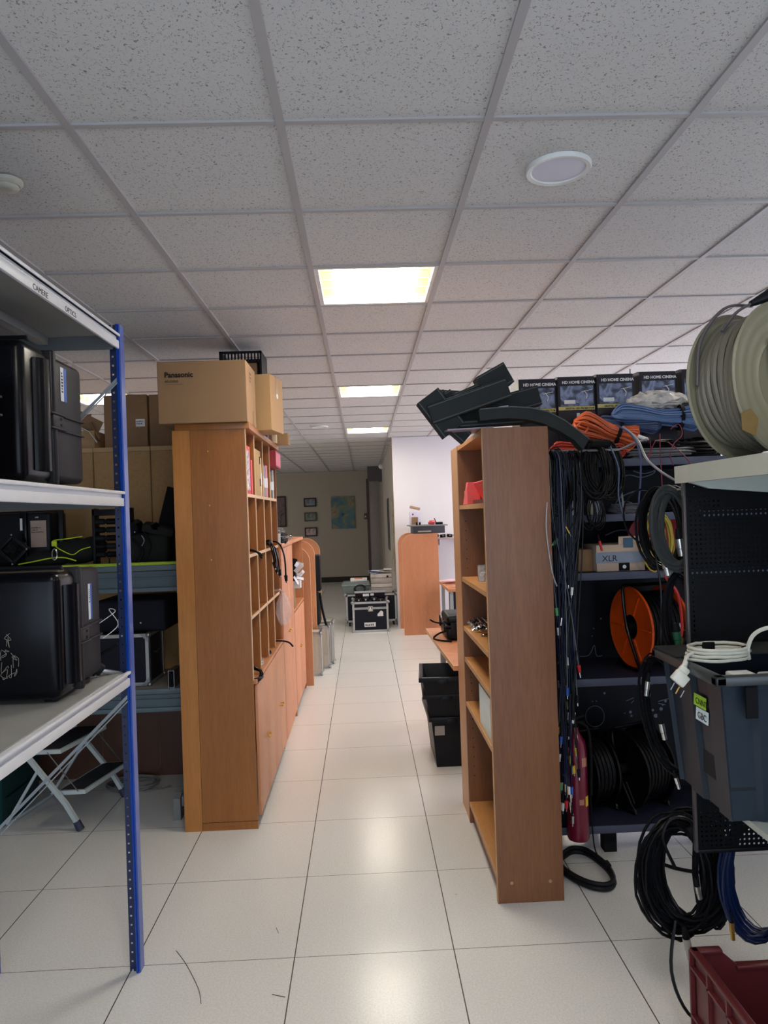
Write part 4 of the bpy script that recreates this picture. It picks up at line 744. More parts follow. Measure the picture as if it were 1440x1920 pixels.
# ================================================================ right-hand open bookcase
t = thing('bookcase', 'open wooden bookcase with plain side towards the viewer, right of the aisle', 'bookcase', (.65, 3.4, 0)); BX0, BX1 = .513, .792
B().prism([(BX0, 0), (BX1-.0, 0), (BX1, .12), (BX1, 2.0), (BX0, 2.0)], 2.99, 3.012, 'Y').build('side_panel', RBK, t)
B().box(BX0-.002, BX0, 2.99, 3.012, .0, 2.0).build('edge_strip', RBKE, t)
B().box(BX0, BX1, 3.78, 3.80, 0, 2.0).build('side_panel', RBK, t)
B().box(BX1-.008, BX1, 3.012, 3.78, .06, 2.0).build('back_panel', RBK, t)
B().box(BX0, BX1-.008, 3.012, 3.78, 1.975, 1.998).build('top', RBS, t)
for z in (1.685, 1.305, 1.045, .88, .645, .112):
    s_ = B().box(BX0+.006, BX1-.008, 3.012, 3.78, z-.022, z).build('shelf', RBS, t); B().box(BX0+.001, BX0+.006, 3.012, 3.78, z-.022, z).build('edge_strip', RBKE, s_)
B().box(BX0+.02, BX0+.035, 3.012, 3.78, 0, .09).build('plinth', RBK, t)
for x in (.572, .735): b = B(); b.cyl((x, 2.990, .085), (x, 2.988, .085), .007, 14); b.build('screw_cap', mat('beige_cap', (166, 138, 108), .5), t)
b = B(); g_ = random.Random(1)
for zz in [1.60, 1.55, 1.50, 1.45, 1.40, 1.35, .80, .77, .74, .70, .55, .50, .45, .40, .35, .30, .25]: b.cyl((.545, 3.7795, zz), (.545, 3.7785, zz), .0028, 8); b.cyl((.75, 3.7795, zz), (.75, 3.7785, zz), .0028, 8)
b.build('peg_hole', BLKM, t)
t = thing('narrow_cabinet', 'slim pale wooden unit directly behind the open bookcase', 'cabinet', (.65, 3.94, 0)); B().box(BX0+.004, BX1, 3.812, 4.052, 0, 1.98).build('body', RBKE, t); B().box(BX0, BX0+.004, 3.806, 4.055, 0, 2.0).build('front_panel', wood('pale_bookcase_front', (196, 146, 100), (212, 164, 118)), t)
# things in it
t = thing('pink_card_box', 'folded pink cardboard on the top shelf of the bookcase', 'card', (.6, 3.55, 1.686)); b = B()
b.prism([(.52, 1.687), (.60, 1.687), (.60, 1.80), (.54, 1.80)], 3.62, 3.68); b.build('folded_panel', PINK, t); b = B(); b.ob((.60, 3.45, 1.745), (.012, .34, .115), (.0, -.5, 0)); b.build('long_panel', PINK, t)
B().box(.545, .60, 3.22, 3.5, 1.687, 1.705).build('maroon_card', mat('maroon_card', (92, 30, 40), .6), t); B().prism([(.517, 1.687), (.575, 1.687), (.517, 1.755)], 3.50, 3.60).build('corner_panel', PINK, t)
t = thing('glass_jar', 'small clear glass jar on the second shelf of the bookcase', 'jar', (.585, 3.50, 1.306)); B().cyl((.585, 3.50, 1.306), (.585, 3.50, 1.385), .03, 18).build('glass', film('jar_glass', (214, 216, 216), .4, .05), t); B().cyl((.585, 3.50, 1.307), (.585, 3.50, 1.35), .024, 16).build('white_filling', PAPER, t)
for q in range(14):
    x, y, a = .545+.026*(q % 4), 3.56+.07*(q//3), q*1.1; t = thing('metal_clamp', 'small chrome spring clamp in the heap on the bookcase shelf', 'clamp', (x, y, 1.046), 'chrome clamps heaped on the bookcase shelf')
    b = B(); b.cyl((x-.02*math.cos(a), y-.02*math.sin(a), 1.055), (x+.02*math.cos(a), y+.02*math.sin(a), 1.075), .007, 8); b.cyl((x+.01, y-.01, 1.056), (x-.008, y+.012, 1.085), .005, 8); b.build('jaw', CHR, t)
    b = B(); b.loops((x, y, 1.068), (1,0,.5), (0,1,.2), .013, .013, 2, .003, .004, q, 5, 10); b.build('ring', BLK if q % 2 else CHR, t)
b = B(); b.loops((.565, 3.44, 1.053), (1,0,0), (0,1,0), .012, .012, 2, .003, .003, 3, 5, 10); b.cyl((.55, 3.43, 1.052), (.59, 3.46, 1.052), .005, 8); b.build('metal_clamp', CHR, label='single chrome clamp lying nearer than the clamp heap', cat='clamp')
for q in range(4):
    B().box(.526+.022*q, .544+.022*q, 3.06, 3.40+.03*q, .646, .83-.015*(q % 2)).build('plastic_folder', mat('folder_%d' % q, [(196, 224, 226), (176, 210, 200), (210, 226, 216), (170, 200, 214)][q], .25), label=['nearest pale blue','second, sea green','third, whitish','rearmost, light blue'][q]+' plastic folder standing low in the bookcase', cat='folder', group='plastic folders in the bookcase')
cable('pale bent wire sticking out over the bookcase side', [(.80, 3.03, 1.735), (.775, 2.985, 1.66), (.768, 2.98, 1.57), (.775, 2.982, 1.48), (.79, 2.99, 1.38), (.815, 3.02, 1.32)], .0028, mat('pale_cable', (170, 166, 172), .4))

# black foam and trunking heap on the bookcase
def foam(label, c, size, ry, rz=0, rx=0, m=None, name='trunking_piece'):
    t = thing(name, label, 'trunking', c, 'black trunking heaped on the bookcase', rot=(rx, ry, rz)); l, w_, h = size
    b = B(); b.ob((0, 0, 0), (l, w_, h), None, .002, 1); b.build('body', m or FOAM, t, local=True)
    b = B(); b.ob((0, -w_/2-.001, h/2-.008), (l-.002, .003, .004)); b.ob((0, -w_/2-.001, -h/2+.008), (l-.002, .003, .004)); b.build('lip', mat('foam_edge', (74, 78, 78), .7), t, local=True); return t
foam('long black trunking piece slanting up to the right across the heap', (.475, 3.08, 2.125), (.36, .05, .085), -.31)
foam('long upper black bar under the big block in the heap', (.52, 3.16, 2.185), (.30, .05, .05), -.38)
foam('big square black block, highest of the heap', (.60, 3.16, 2.225), (.14, .10, .10), -.48)
foam('black piece hanging over the left edge of the heap', (.352, 3.10, 2.08), (.19, .06, .115), .95)
foam('wide black bar lying across the middle of the heap', (.59, 3.22, 2.11), (.46, .07, .09), -.24)
foam('small black stub poking out at the upper left of the heap', (.375, 3.18, 2.155), (.05, .05, .07), -.6)
foam('second small black stub beside it in the heap', (.405, 3.14, 2.15), (.035, .04, .075), -.5)
foam('short black piece at the back of the heap', (.42, 3.26, 2.175), (.14, .05, .06), .1)
foam('flat black strip lying along the bookcase top', (.56, 3.12, 2.035), (.36, .07, .03), -.04)
foam('short black piece drooping at the lower left of the heap', (.41, 3.14, 2.025), (.16, .06, .06), .75)
top = [(.505, 2.078), (.56, 2.082), (.64, 2.085), (.72, 2.078), (.79, 2.06), (.86, 2.022), (.92, 1.975), (.962, 1.94)]; bot = [(.935, 1.893), (.90, 1.935), (.84, 1.975), (.77, 2.01), (.70, 2.03), (.62, 2.037), (.56, 2.034), (.505, 2.03)]
t = thing('trunking_piece', 'curved black strip drooping over the right side of the bookcase', 'trunking', (.74, 3.0, 2.0), 'black trunking heaped on the bookcase'); B().prism(top+bot, 2.975, 3.04, 'Y').build('body', FOAM, t)
b = B(); b.prism([(x, z+.001) for x, z in top]+[(x, z-.004) for x, z in reversed(top)], 2.972, 2.976, 'Y'); b.build('lip', mat('grey_foam_edge', (84, 86, 86), .8), t)
B().ob((.46, 3.12, 2.003), (.20, .2, .006), (0, -.04, .1)).build('flat_board', mat('mauve_board', (150, 134, 148), .4), label='thin mauve board sticking out under the black trunking heap', cat='board')
t = thing('white_tube', 'small white rod end visible inside the black heap', 'rod', (.62, 3.05, 2.095)); B().cyl((.60, 3.06, 2.093), (.635, 3.05, 2.096), .0045, 10).build('rod', PAPER, t); B().cyl((.635, 3.05, 2.096), (.64, 3.05, 2.096), .005, 10).build('end_cap', PAPER, t)

# ================================================================ dark shelving unit
t = su = thing('dark_shelving_unit', 'dark slate shelving unit full of cables behind the bookcase', 'shelving unit', (1.65, 3.5, 0))
for z in (1.871, 1.615, 1.344, .85, .165):
    s_ = B().box(.87, 2.45, 3.303, 3.75, z-.03, z, .002).build('shelf', mat('dark_shelf_top', (38, 40, 56), .5), su)
    B().box(.87, 2.45, 3.298, 3.304, z-.034, z+.001, .001).build('front_lip', DSH, s_)
B().box(.87, 2.45, 3.75, 3.76, .13, 1.872).build('back_panel', DKNAVY, su)
B().box(.855, .87, 3.30, 3.76, .13, 1.872).build('side_panel', DKNAVY, su); B().box(2.45, 2.465, 3.30, 3.76, .13, 1.872).build('side_panel', DKNAVY, su)
for x in (1.13, 2.2):
    for y in (3.42, 3.70): B().box(x-.03, x+.03, y-.03, y+.03, 0, .132).build('foot', BLKM, su)
b = B(); b.cyl((.82, 3.17, 1.905), (1.16, 3.17, 1.905), .006, 8)
for x in (.90, 1.14): b.cyl((x, 3.17, 1.905), (x, 3.31, 1.86), .006, 8)
b.build('hanging_rail', STEEL, su)
def doodle(pts, r=.0022): b = B(); b.tube([(x, 3.7475, z) for x, z in pts], r, 4, sm=4); b.build('chalk_drawing', CHALK, su)
doodle([(1.36, 1.80), (1.42, 1.815), (1.48, 1.80), (1.54, 1.815), (1.56, 1.83)], .004); doodle([(1.44, 1.835), (1.50, 1.82), (1.56, 1.835)], .004)
doodle([(1.34, 1.665), (1.37, 1.70), (1.46, 1.73), (1.56, 1.725), (1.66, 1.70)], .005); doodle([(1.35, 1.66), (1.40, 1.675), (1.46, 1.65)], .004); doodle([(1.5, 1.66), (1.56, 1.69), (1.62, 1.66)], .004)
doodle([(1.28, 1.50), (1.36, 1.525), (1.46, 1.51)], .004)
sp = [(1.455+.004*q*math.cos(q*.8)*.55, .645+.004*q*math.sin(q*.8)*.55) for q in range(1, 17)]; doodle(sp)
for a, c in (((1.36, .62), (1.40, .635)), ((1.385, .605), (1.40, .62)), ((1.53, .61), (1.60, .625)), ((1.53, .60), (1.57, .59)), ((1.42, .70), (1.41, .72)), ((1.50, .70), (1.52, .72)), ((1.12, .80), (1.20, .80))): doodle([a, c])
doodle([(1.12, .865), (1.17, .87), (1.20, .92), (1.21, .865), (1.24, .865)], .0018)
for x, z, r in ((1.38, .56, .008), (1.385, .54, .006), (1.50, .565, .007), (1.545, .57, .009), (1.515, .535, .011), (1.57, .61, .007), (1.555, .59, .004), (1.245, .665, .006), (1.18, .625, .003), (1.20, .625, .003), (1.24, 1.06, .004), (1.2, 1.01, .003), (1.19, .97, .003), (1.35, .555, .003)): B().cyl((x, 3.749, z), (x, 3.746, z), r, 10).build('chalk_dot', CHALK, su)
rn = [(1.19+.05*math.cos(q*PI/8), .545+.055*math.sin(q*PI/8)) for q in range(17)]; doodle(rn, .0015)
# projector boxes
rm = picture('box_photo', [(70, 80, 110), (130, 145, 180), (60, 66, 90), (30, 30, 40)], 18, .8); BKC = mat('black_gloss_card', (40, 38, 46), .35)
for q, x in enumerate((.79, .984, 1.179, 1.393, 1.607)):
    t = thing('projector_box', ['leftmost black projector box, partly behind the foam heap','second black projector box from the left on the dark shelving','third black projector box, above the orange cable','fourth black projector box, above the clear plastic bag','rightmost black projector box, cut by the big cable reel'][q], 'box', (x+.09, 3.6, 1.872), 'black projector boxes on the dark shelving')
    zt = 2.292+.007*q; b = B(); b.prism([(3.5, 1.872), (3.68, 1.872), (3.68, zt+.012), (3.515, zt+.004), (3.5, zt)], x, x+.182, 'X'); b.build('body', BKC, t)
    B().box(x+.012, x+.176, 3.4985, 3.5, zt-.145, zt-.045).build('printed_photo', rm, t); B().box(x+.001, x+.181, 3.498, 3.4999, zt-.165, zt-.147).build('yellow_band', mat('dull_yellow', (196, 184, 110), .5), t)
    b = B(); b.box(x+.03, x+.085, 3.497, 3.4984, zt-.135, zt-.115, .001); b.build('printed_projector', PAPER, t); b = B(); b.tube([(x+.13, 3.4975, zt-.07), (x+.145, 3.4975, zt-.09), (x+.14, 3.4975, zt-.11)], .002, 4, sm=2); b.tube([(x+.12, 3.4975, zt-.075), (x+.17, 3.4975, zt-.065)], .0015, 4); b.build('printed_bracket', PAPER, t)
    B().box(x+.09, x+.105, 3.497, 3.4999, zt-.20, zt-.18).build('printed_spot', STEEL, t)
    text('lettering', 'HD HOME CINEMA', .0195, (x+.022, 3.4985, zt-.034), FX, PAPER, t, bold=.0006, sx=.98); text('lettering', 'DIGITAL LED PROJECTOR', .0125, (x+.035, 3.4975, zt-.161), FX, INK, t, bold=.0004)
B().box(1.385, 1.389, 3.6, 3.602, 2.3, 2.35).build('thin_rod', BLKM, label='thin dark rod standing behind the projector boxes', cat='rod')
# cables on the top of the shelving
OC = mat('orange_cable', (208, 98, 54), .45); OC2 = mat('red_orange_cable', (186, 60, 40), .45); BC = mat('blue_cable', (86, 112, 156), .4); BC2 = mat('slate_blue_cable', (70, 84, 120), .45); DBC = mat('dark_blue_cable', (16, 26, 60), .4)
def bundle(label, p, q, rad, k, r, m, seed, sag=0., tie=None, hook=True, name='cable_bundle'):
    g = random.Random(seed); p, q = Vector(p), Vector(q); d = (q-p).normalized(); a = d.orthogonal().normalized(); c = d.cross(a); L_ = (q-p).length
    b = B()
    for i in range(k):
        an, rr = g.uniform(0, 2*PI), rad*math.sqrt(g.uniform(.05, 1)); o = a*math.cos(an)*rr + c*math.sin(an)*rr; o2 = a*math.cos(an+.3)*rr + c*math.sin(an+.3)*rr
        o.z *= .75; o2.z *= .75
        pts = [p+o*1.25+Vector((0,0,0)), p+(q-p)*.25+o*1.1, p+(q-p)*.55+o2*.75+Vector((0,0,-sag)), p+(q-p)*.8+o2*.95, q+o2*1.25]
        if hook: e1 = p-d*g.uniform(.01, .035)+o*.3; e2 = q+d*g.uniform(.01, .03)+o2*.3; pts = [e1]+pts+[e2]
        b.tube(pts, r, 5, sm=3)
    t = thing(name, label, 'cable', (p+q)/2, None); b.build('windings', m, t)
    for f in (tie or []): c_ = p+(q-p)*f; B().cyl(c_-d*.008, c_+d*.008, rad*.93, 14).build('tie', BLKM, t)
    return t
bundle('bright orange cable bundle tied with black tape on the dark shelving', (1.06, 3.40, 2.05), (1.29, 3.36, 1.965), .072, 70, .005, OC, 1, tie=(.72,))
bundle('red-orange cable bundle lying below the bright orange one', (.93, 3.36, 1.925), (1.22, 3.34, 1.915), .045, 45, .0045, OC2, 2)
b = B(); b.tube([(.99, 3.33, 2.0), (1.03, 3.32, 2.045), (1.065, 3.32, 2.055), (1.075, 3.33, 2.03), (1.06, 3.34, 2.0), (1.05, 3.36, 1.985)], .0045, 6, sm=5); b.build('cable_loop', OC, label='single orange cable loop in front of the second projector box', cat='cable')
bundle('blue cable bundle with black ties under the clear bag', (1.25, 3.40, 2.085), (1.60, 3.36, 2.06), .066, 64, .0052, BC, 3, tie=(.8,))
bundle('slate blue cable bundle left of the bright blue one', (1.17, 3.44, 2.05), (1.42, 3.40, 2.035), .052, 40, .0052, BC2, 4)
b = B(); g_ = random.Random(11); b.sph((1.44, 3.42, 2.155), .085, (1.75, .9, .5), 20)
for v in b.b.verts: v.co += Vector([g_.uniform(-.012, .012) for _ in range(3)])
t = thing('plastic_bag', 'crumpled clear plastic bag lying on the blue cables', 'bag', (1.44, 3.42, 2.09)); b.build('film', film('milky_film', (226, 220, 216), .55, .2), t)
coil('white cable coil inside the crumpled clear bag', (1.44, 3.42, 2.15), (1,0,0), (0,1,.1), .11, .055, 10, .004, mat('cream_cable', (214, 206, 196), .5), .015, 12, spread=(0,0,.03))
BKC2 = mat('black_cable', (13, 13, 16), .38)
for q, (x, y, z, s) in enumerate(((1.40, 3.45, 1.905, 11), (1.58, 3.42, 1.91, 12), (1.78, 3.45, 1.92, 13), (1.20, 3.42, 1.895, 15))):
    coil(['black cable coil below the blue bundle','black cable coil behind the big reel','black cable coil at the right of the top shelf','black cable coil under the orange bundle'][q], (x, y, z+.02), (1,0,0), (0,1,.15), .15, .09, 14, .005, BKC2, .012, s, spread=(0,0,.06))
coil('grey cable coil lying in front on the top shelf', (1.42, 3.36, 1.90), (1,0,0), (0,1,.12), .17, .05, 6, .0045, mat('mid_grey_cable', (104, 104, 106), .5), .01, 19, spread=(0,0,.03))
WC = mat('light_grey_cable', (126, 128, 134), .45)
b = cable('ridged grey cable lying diagonally over the shelf front', [(1.10, 3.27, 1.90), (1.17, 3.25, 1.905), (1.26, 3.24, 1.94), (1.32, 3.25, 1.955)], .005, WC)
cable('long grey cable hanging down across the shelf front to the pegboard', [(1.22, 3.28, 2.02), (1.255, 3.2, 1.95), (1.28, 3.15, 1.85), (1.32, 3.0, 1.76), (1.27, 2.7, 1.72)], .0055, WC)
cable('violet-blue cable hanging in front of the shelves', [(1.19, 3.28, 2.03), (1.24, 3.22, 1.97), (1.265, 3.2, 1.88), (1.262, 3.2, 1.76), (1.255, 3.21, 1.66), (1.27, 3.22, 1.60)], .004, mat('violet_blue_cable', (66, 74, 120), .45))
cable('pale grey cable curving down with bare end', [(1.10, 3.24, 1.895), (1.15, 3.22, 1.86), (1.175, 3.22, 1.76), (1.185, 3.22, 1.68), (1.188, 3.22, 1.64)], .004, WC, plug=True, plug_m=mat('maroon_plug', (110, 40, 60), .5), plug_l=.012)
MR = mat('maroon_wire', (120, 32, 58), .5)
for q, pts in enumerate(([(1.35, 3.3, 1.97), (1.34, 3.26, 1.90), (1.315, 3.24, 1.86), (1.33, 3.24, 1.90), (1.36, 3.25, 1.95)], [(1.385, 3.26, 1.98), (1.375, 3.24, 1.90), (1.36, 3.2, 1.78), (1.34, 3.15, 1.69)],
        [(1.44, 3.27, 2.0), (1.47, 3.25, 2.02), (1.48, 3.24, 1.97), (1.44, 3.24, 1.93), (1.42, 3.24, 1.88), (1.43, 3.23, 1.83)], [(1.42, 3.26, 1.94), (1.46, 3.24, 1.90), (1.50, 3.23, 1.85), (1.51, 3.23, 1.82)])):
    cable(['small looped','long straight','curled upper','right-hand'][q]+' maroon wire dangling over the dark shelf front', pts, .0024, MR)
t = thing('cable_tag', 'white barrel connector tag lying on the cables', 'connector', (1.29, 3.28, 1.96)); B().cyl((1.285, 3.27, 1.972), (1.325, 3.26, 1.955), .009, 12).build('barrel', PAPER, t); B().cyl((1.325, 3.26, 1.955), (1.33, 3.26, 1.953), .006, 10).build('tip', STEEL, t)
# big black hank at the left of the shelf front
coil('thick hank of black cables hanging at the left front of the dark shelving', (1.065, 3.16, 1.82), (1,0,.05), (0,.25,1), .062, .125, 46, .0042, BKC2, .022, 21, spread=(.09,.03,0), tie=[((1.02, 3.12, 1.93), (1.10, 3.12, 1.93), .016)])
b_ = [(.98, 3.14, 1.70)]
coil('small loops of thin dark cable hanging below the thick hank', (1.02, 3.16, 1.63), (1,0,0), (0,.1,1), .035, .07, 9, .0028, BKC2, .02, 23, spread=(.05,0,0), conn=[((1.045, 3.14, 1.50), (1.055, 3.14, 1.455), .006, RED)])
cable('thin dark cable hanging right of the thick hank', [(1.10, 3.13, 1.93), (1.135, 3.12, 1.82), (1.13, 3.12, 1.70), (1.15, 3.12, 1.60)], .0035, BC2)
# long hanging cables
plugs = [('red', RED), ('yellow', YEL), ('white', PAPER), ('steel', CHR), ('black', BLK), ('blue', LBLUE), ('green', mat('green_plug', (90, 170, 110), .4)), ('gold', BRASS)]; g_ = random.Random(33)
for q in range(80):
    x0 = .81+.17*g_.random(); y0 = 3.10+.12*g_.random(); ze = [1.55, 1.35, 1.15, .95, .8, .72, .62, .5, .42, .34][q % 10]+g_.uniform(-.08, .08); f = (1.9-ze)/1.6; x1 = (.815+.15*g_.random())*(1-f)+f*(.82+.10*g_.random()); y1 = y0+g_.uniform(-.02, .03)
    pn, pm = plugs[g_.choice([0, 0, 1, 2, 2, 3, 3, 4, 4, 4, 5, 6, 7])]; m_ = g_.choice([BKC2, BKC2, BKC2, BLKG, DBC, DBC, mat('grey_thin_cable', (82, 84, 92), .4)])
    hgt = 'high up' if ze > 1.2 else ('at middle height' if ze > .7 else 'near the extinguisher')
    pts = [(x0, 3.175, 1.91), (x0+.004, y0, 1.86), (x0+g_.uniform(-.012, .012), y0, 1.6*(1)+0*ze if ze < 1.4 else (1.86+ze)/2), ((x0+x1)/2+g_.uniform(-.014, .014), (y0+y1)/2, (min(1.6, 1.86)+ze)/2 if ze < 1.4 else ze+.06), (x1, y1, ze)]
    cable('thin cable ending in a %s plug %s, hanging beside the bookcase' % (pn, hgt), pts, g_.choice([.0018, .0024, .003]), m_, plug=True, group='%s-plug cables hanging %s' % (pn, hgt), name='hanging_cable', sm=4, n=5, plug_m=pm, plug_l=.03, pk=2.8)
coil('dark hank of thin cables hooked over the rail beside the bookcase', (.885, 3.16, 1.77), (1,0,0), (0,.15,1), .05, .13, 20, .0028, BKC2, .03, 41, spread=(.05,.02,0))
coil('long dark blue cable hank hanging beside the bookcase', (.885, 3.21, 1.40), (1,0,0), (0,.1,1), .035, .48, 16, .003, DBC, .012, 42, spread=(.04,.02,0), seg=30)
# shelf contents
t = thing('taped_box', 'worn cardboard box marked XLR wrapped in silver tape, on the dark shelving', 'box', (1.2, 3.42, 1.345)); B().box(1.095, 1.325, 3.34, 3.58, 1.345, 1.47, .002).build('body', mat('pale_worn_card', (190, 168, 150), .7), t)
B().box(1.09, 1.33, 3.336, 3.3395, 1.385, 1.435).build('silver_tape', mat('silver_tape_strip', (128, 138, 158), .35), t); text('lettering', 'XLR', .04, (1.12, 3.3355, 1.393), FX, INK, t)
B().ob((1.265, 3.345, 1.478), (.125, .004, .06), (.1, 0, .02)).build('flap', MATS['pale_worn_card'], t); B().box(1.225, 1.27, 3.337, 3.341, 1.455, 1.50).build('blue_label', mat('teal_label', (50, 90, 120), .5), t); B().box(1.20, 1.25, 3.336, 3.3395, 1.347, 1.383).build('black_logo', BLKM, t); b = B(); b.cyl((1.225, 3.3355, 1.365), (1.225, 3.335, 1.365), .009, 14); b.build('white_disc', PAPER, t)
B().box(.93, 1.09, 3.38, 3.55, 1.345, 1.45, .002).build('brown_box', CARD2, label='small plain brown box left of the taped box, behind the hanging cables', cat='box')
for q, (x, r, h, mm) in enumerate(((.985, .016, .085, CHR), (1.03, .014, .09, CHR), (1.075, .018, .07, mat('cream_tin', (180, 172, 156), .4)), (1.12, .02, .075, mat('white_tin', (190, 196, 214), .35)))):
    t = thing('metal_tin', ['leftmost chrome','second chrome','cream','white'][q]+' tin on the second dark shelf', 'tin', (x, 3.36, 1.616), 'small tins on the second dark shelf'); B().lathe([(0, 0), (r, 0), (r, h*.8), (r*.8, h*.84), (0, h*.84)], (x, 3.36, 1.616), n=18).build('body', mm, t); B().cyl((x, 3.36, 1.616+h*.84), (x, 3.36, 1.616+h), r*.85, 16).build('lid', BLKG if q < 2 else STEEL, t)
coil('flat coil of grey cable on the second dark shelf', (1.30, 3.40, 1.64), (1,0,0), (0,1,.1), .11, .06, 7, .004, mat('mid_grey_cable', (104, 104, 106)), .02, 51)
coil('dark cable pile on the second dark shelf, behind the hanging loops', (1.55, 3.42, 1.65), (1,0,0), (0,1,.1), .16, .08, 10, .006, BKC2, .02, 52, spread=(0,0,.04))
def drum(label, c, n, r, wdt, m, wind, frame=True, fl=.0, hub=.3):
    t = thing('cable_drum', label, 'cable drum', (c[0], c[1], c[2]-r)); c = Vector(c); n = Vector(n).normalized()
    for s_, nm in ((-1, 'flange'), (1, 'flange')):
        cc = c+n*s_*wdt/2; b = B(); b.lathe([(r*hub, -.002), (r*.93, -.002), (r*.97, -.006), (r, 0), (r*.97, .006), (r*.93, .002), (r*hub, .002), (r*hub, -.002)], cc, n, 40)
        u = n.cross(Vector((0,0,1))).normalized(); v = n.cross(u)
        for k in range(6): a = k*PI/3; p1 = cc+n*s_*.004+(u*math.cos(a)+v*math.sin(a))*r*.34; p2 = cc+n*s_*.004+(u*math.cos(a)+v*math.sin(a))*r*.88; b.tube([p1, p2], .005, 5)
        b.build(nm, m, t)
    b = B(); b.lathe([(r*hub*1.05, -wdt/2), (r*hub*1.05, wdt/2)], c, n, 24); b.cyl(c-n*(wdt/2+.02), c+n*(wdt/2+.02), r*.12, 16); b.build('hub', BLKM, t)
    b = B(); k = int(wdt/.011)
    for i in range(k):
        cc = c+n*(-wdt/2+.01+(wdt-.02)*i/(k-1)); pts = []; u = n.cross(Vector((0,0,1))).normalized(); v = n.cross(u)
        b.tube([cc+(u*math.cos(a)+v*math.sin(a))*r*(.80+.03*(i % 2)) for a in [2*PI*q/30 for q in range(30)]], .006, 6, closed=True)
    b.build('cable_windings', wind, t)
    if frame:
        u = n.cross(Vector((0,0,1))).normalized(); 
        for s_ in (-1, 1):
            e = c+n*s_*(wdt/2+.022); z0 = c.z-r*1.0
            b = B(); b.tube([Vector((e.x, e.y, c.z+r*1.02))+u*.02, Vector((e.x, e.y, c.z+r*.8))+u*.03, Vector((e.x, e.y, c.z)), Vector((e.x, e.y, z0+.05))-u*.08, Vector((e.x, e.y, z0+.008))-u*.10, Vector((e.x, e.y, z0+.008))+u*.10], .008, 8, sm=4); b.build('stand_tube', BLKG, t)
        e1, e2 = c+n*(wdt/2+.022), c-n*(wdt/2+.022); b = B(); b.tube([e2+Vector((0,0,r*1.02))+u*.02, e1+Vector((0,0,r*1.02))+u*.02], .008, 8); b.build('carry_bar', BLKG, t)
    return t
drum('orange cable drum with black windings on the dark shelving', (1.395, 3.50, 1.055), (-.985, -.17, 0), .20, .19, ORG, BKC2)
DBLK = mat('drum_black', (9, 9, 11), .4)
drum('black cable drum on the bottom dark shelf, right', (1.30, 3.50, .37), (-.9, -.4, 0), .19, .17, DBLK, BKC2)
drum('black cable drum on the bottom dark shelf, beside the extinguisher', (1.075, 3.52, .355), (-.95, -.3, 0), .18, .12, DBLK, BKC2)
drum('red cable drum with yellow lead on the third dark shelf', (1.44, 3.46, 1.487), (-.4, -.91, 0), .14, .08, mat('dark_red_drum', (150, 22, 34), .4), BKC2, frame=False)
coil('yellow cable hanging over the red drum', (1.375, 3.28, 1.49), (1,0,.2), (0,.1,1), .055, .13, 8, .004, mat('yellow_cable', (170, 150, 50), .45), .025, 55, spread=(.04,.02,0))
# fire extinguisher
t = thing('fire_extinguisher', 'maroon fire extinguisher hanging low between bookcase and dark shelving', 'fire extinguisher', (.935, 3.245, .13)); ER = mat('extinguisher_red', (112, 14, 46), .28, coat=.3)
B().lathe([(0, 0), (.046, 0), (.05, .01), (.05, .40), (.044, .445), (.026, .475), (.018, .49), (.016, .51), (0, .51)], (.935, 3.245, .14), n=32).build('cylinder', ER, t)
b = B(); b.cyl((.935, 3.245, .65), (.935, 3.245, .69), .014, 12); b.ob((.945, 3.235, .695), (.07, .02, .01), (0, -.2, .3), .002); b.ob((.945, 3.235, .675), (.07, .018, .008), (0, .15, .3), .002); b.build('valve', BLKM, t)
b = B(); b.tube([(.955, 3.24, .67), (.99, 3.22, .64), (.995, 3.21, .5), (.988, 3.205, .35)], .006, 8, sm=4); b.build('hose', BLKM, t)
for (a0, a1, z0, z1, mm) in ((-75, -40, .48, .52, mat('extinguisher_label', (176, 120, 100), .5)), (-60, -35, .30, .345, YEL), (-95, -70, .31, .335, MATS['extinguisher_label'])):
    b = B(); P = [(.935+.0508*math.cos(math.radians(a)), 3.245+.0508*math.sin(math.radians(a))) for a in [a0+(a1-a0)*q/6 for q in range(7)]]
    b._add([(x, y, z0) for x, y in P]+[(x, y, z1) for x, y in P], [(q, q+1, q+8, q+7) for q in range(6)]); b.build('label', mm, t)
b = B(); b.box(.925, .945, 3.295, 3.30, .45, .60); b.box(.90, .97, 3.29, 3.296, .40, .43); b.build('bracket', STEEL, t)
b = B(); P = [(.88, 3.33), (.94, 3.38), (1.0, 3.36), (1.035, 3.27), (1.05, 3.17), (1.035, 3.08), (.99, 3.04), (.93, 3.06), (.875, 3.13), (.845, 3.22), (.85, 3.30)]
for dz, rr in ((.014, .012), (.034, .009)): b.tube([(x, y, dz) for x, y in P], rr, 8, closed=True, sm=4)
t = thing('rubber_belt', 'closed loop of black rubber belt lying on the floor by the bookcase', 'belt', (.95, 3.2, 0)); b.build('band', RUB, t); B().ob((1.045, 3.20, .04), (.03, .05, .012), None, .003).build('joint', BLKM, t)
cable('thin black cable trailing down to the belt on the floor', [(.99, 3.22, .40), (1.0, 3.25, .25), (1.005, 3.24, .10), (1.02, 3.2, .055)], .003, BLKM)
cable('black cable lying on the floor under the dark shelving', [(1.25, 3.35, .008), (1.35, 3.2, .008), (1.5, 3.15, .008), (1.62, 3.3, .008), (1.60, 3.5, .008)], .008, BLKM, plug=True)

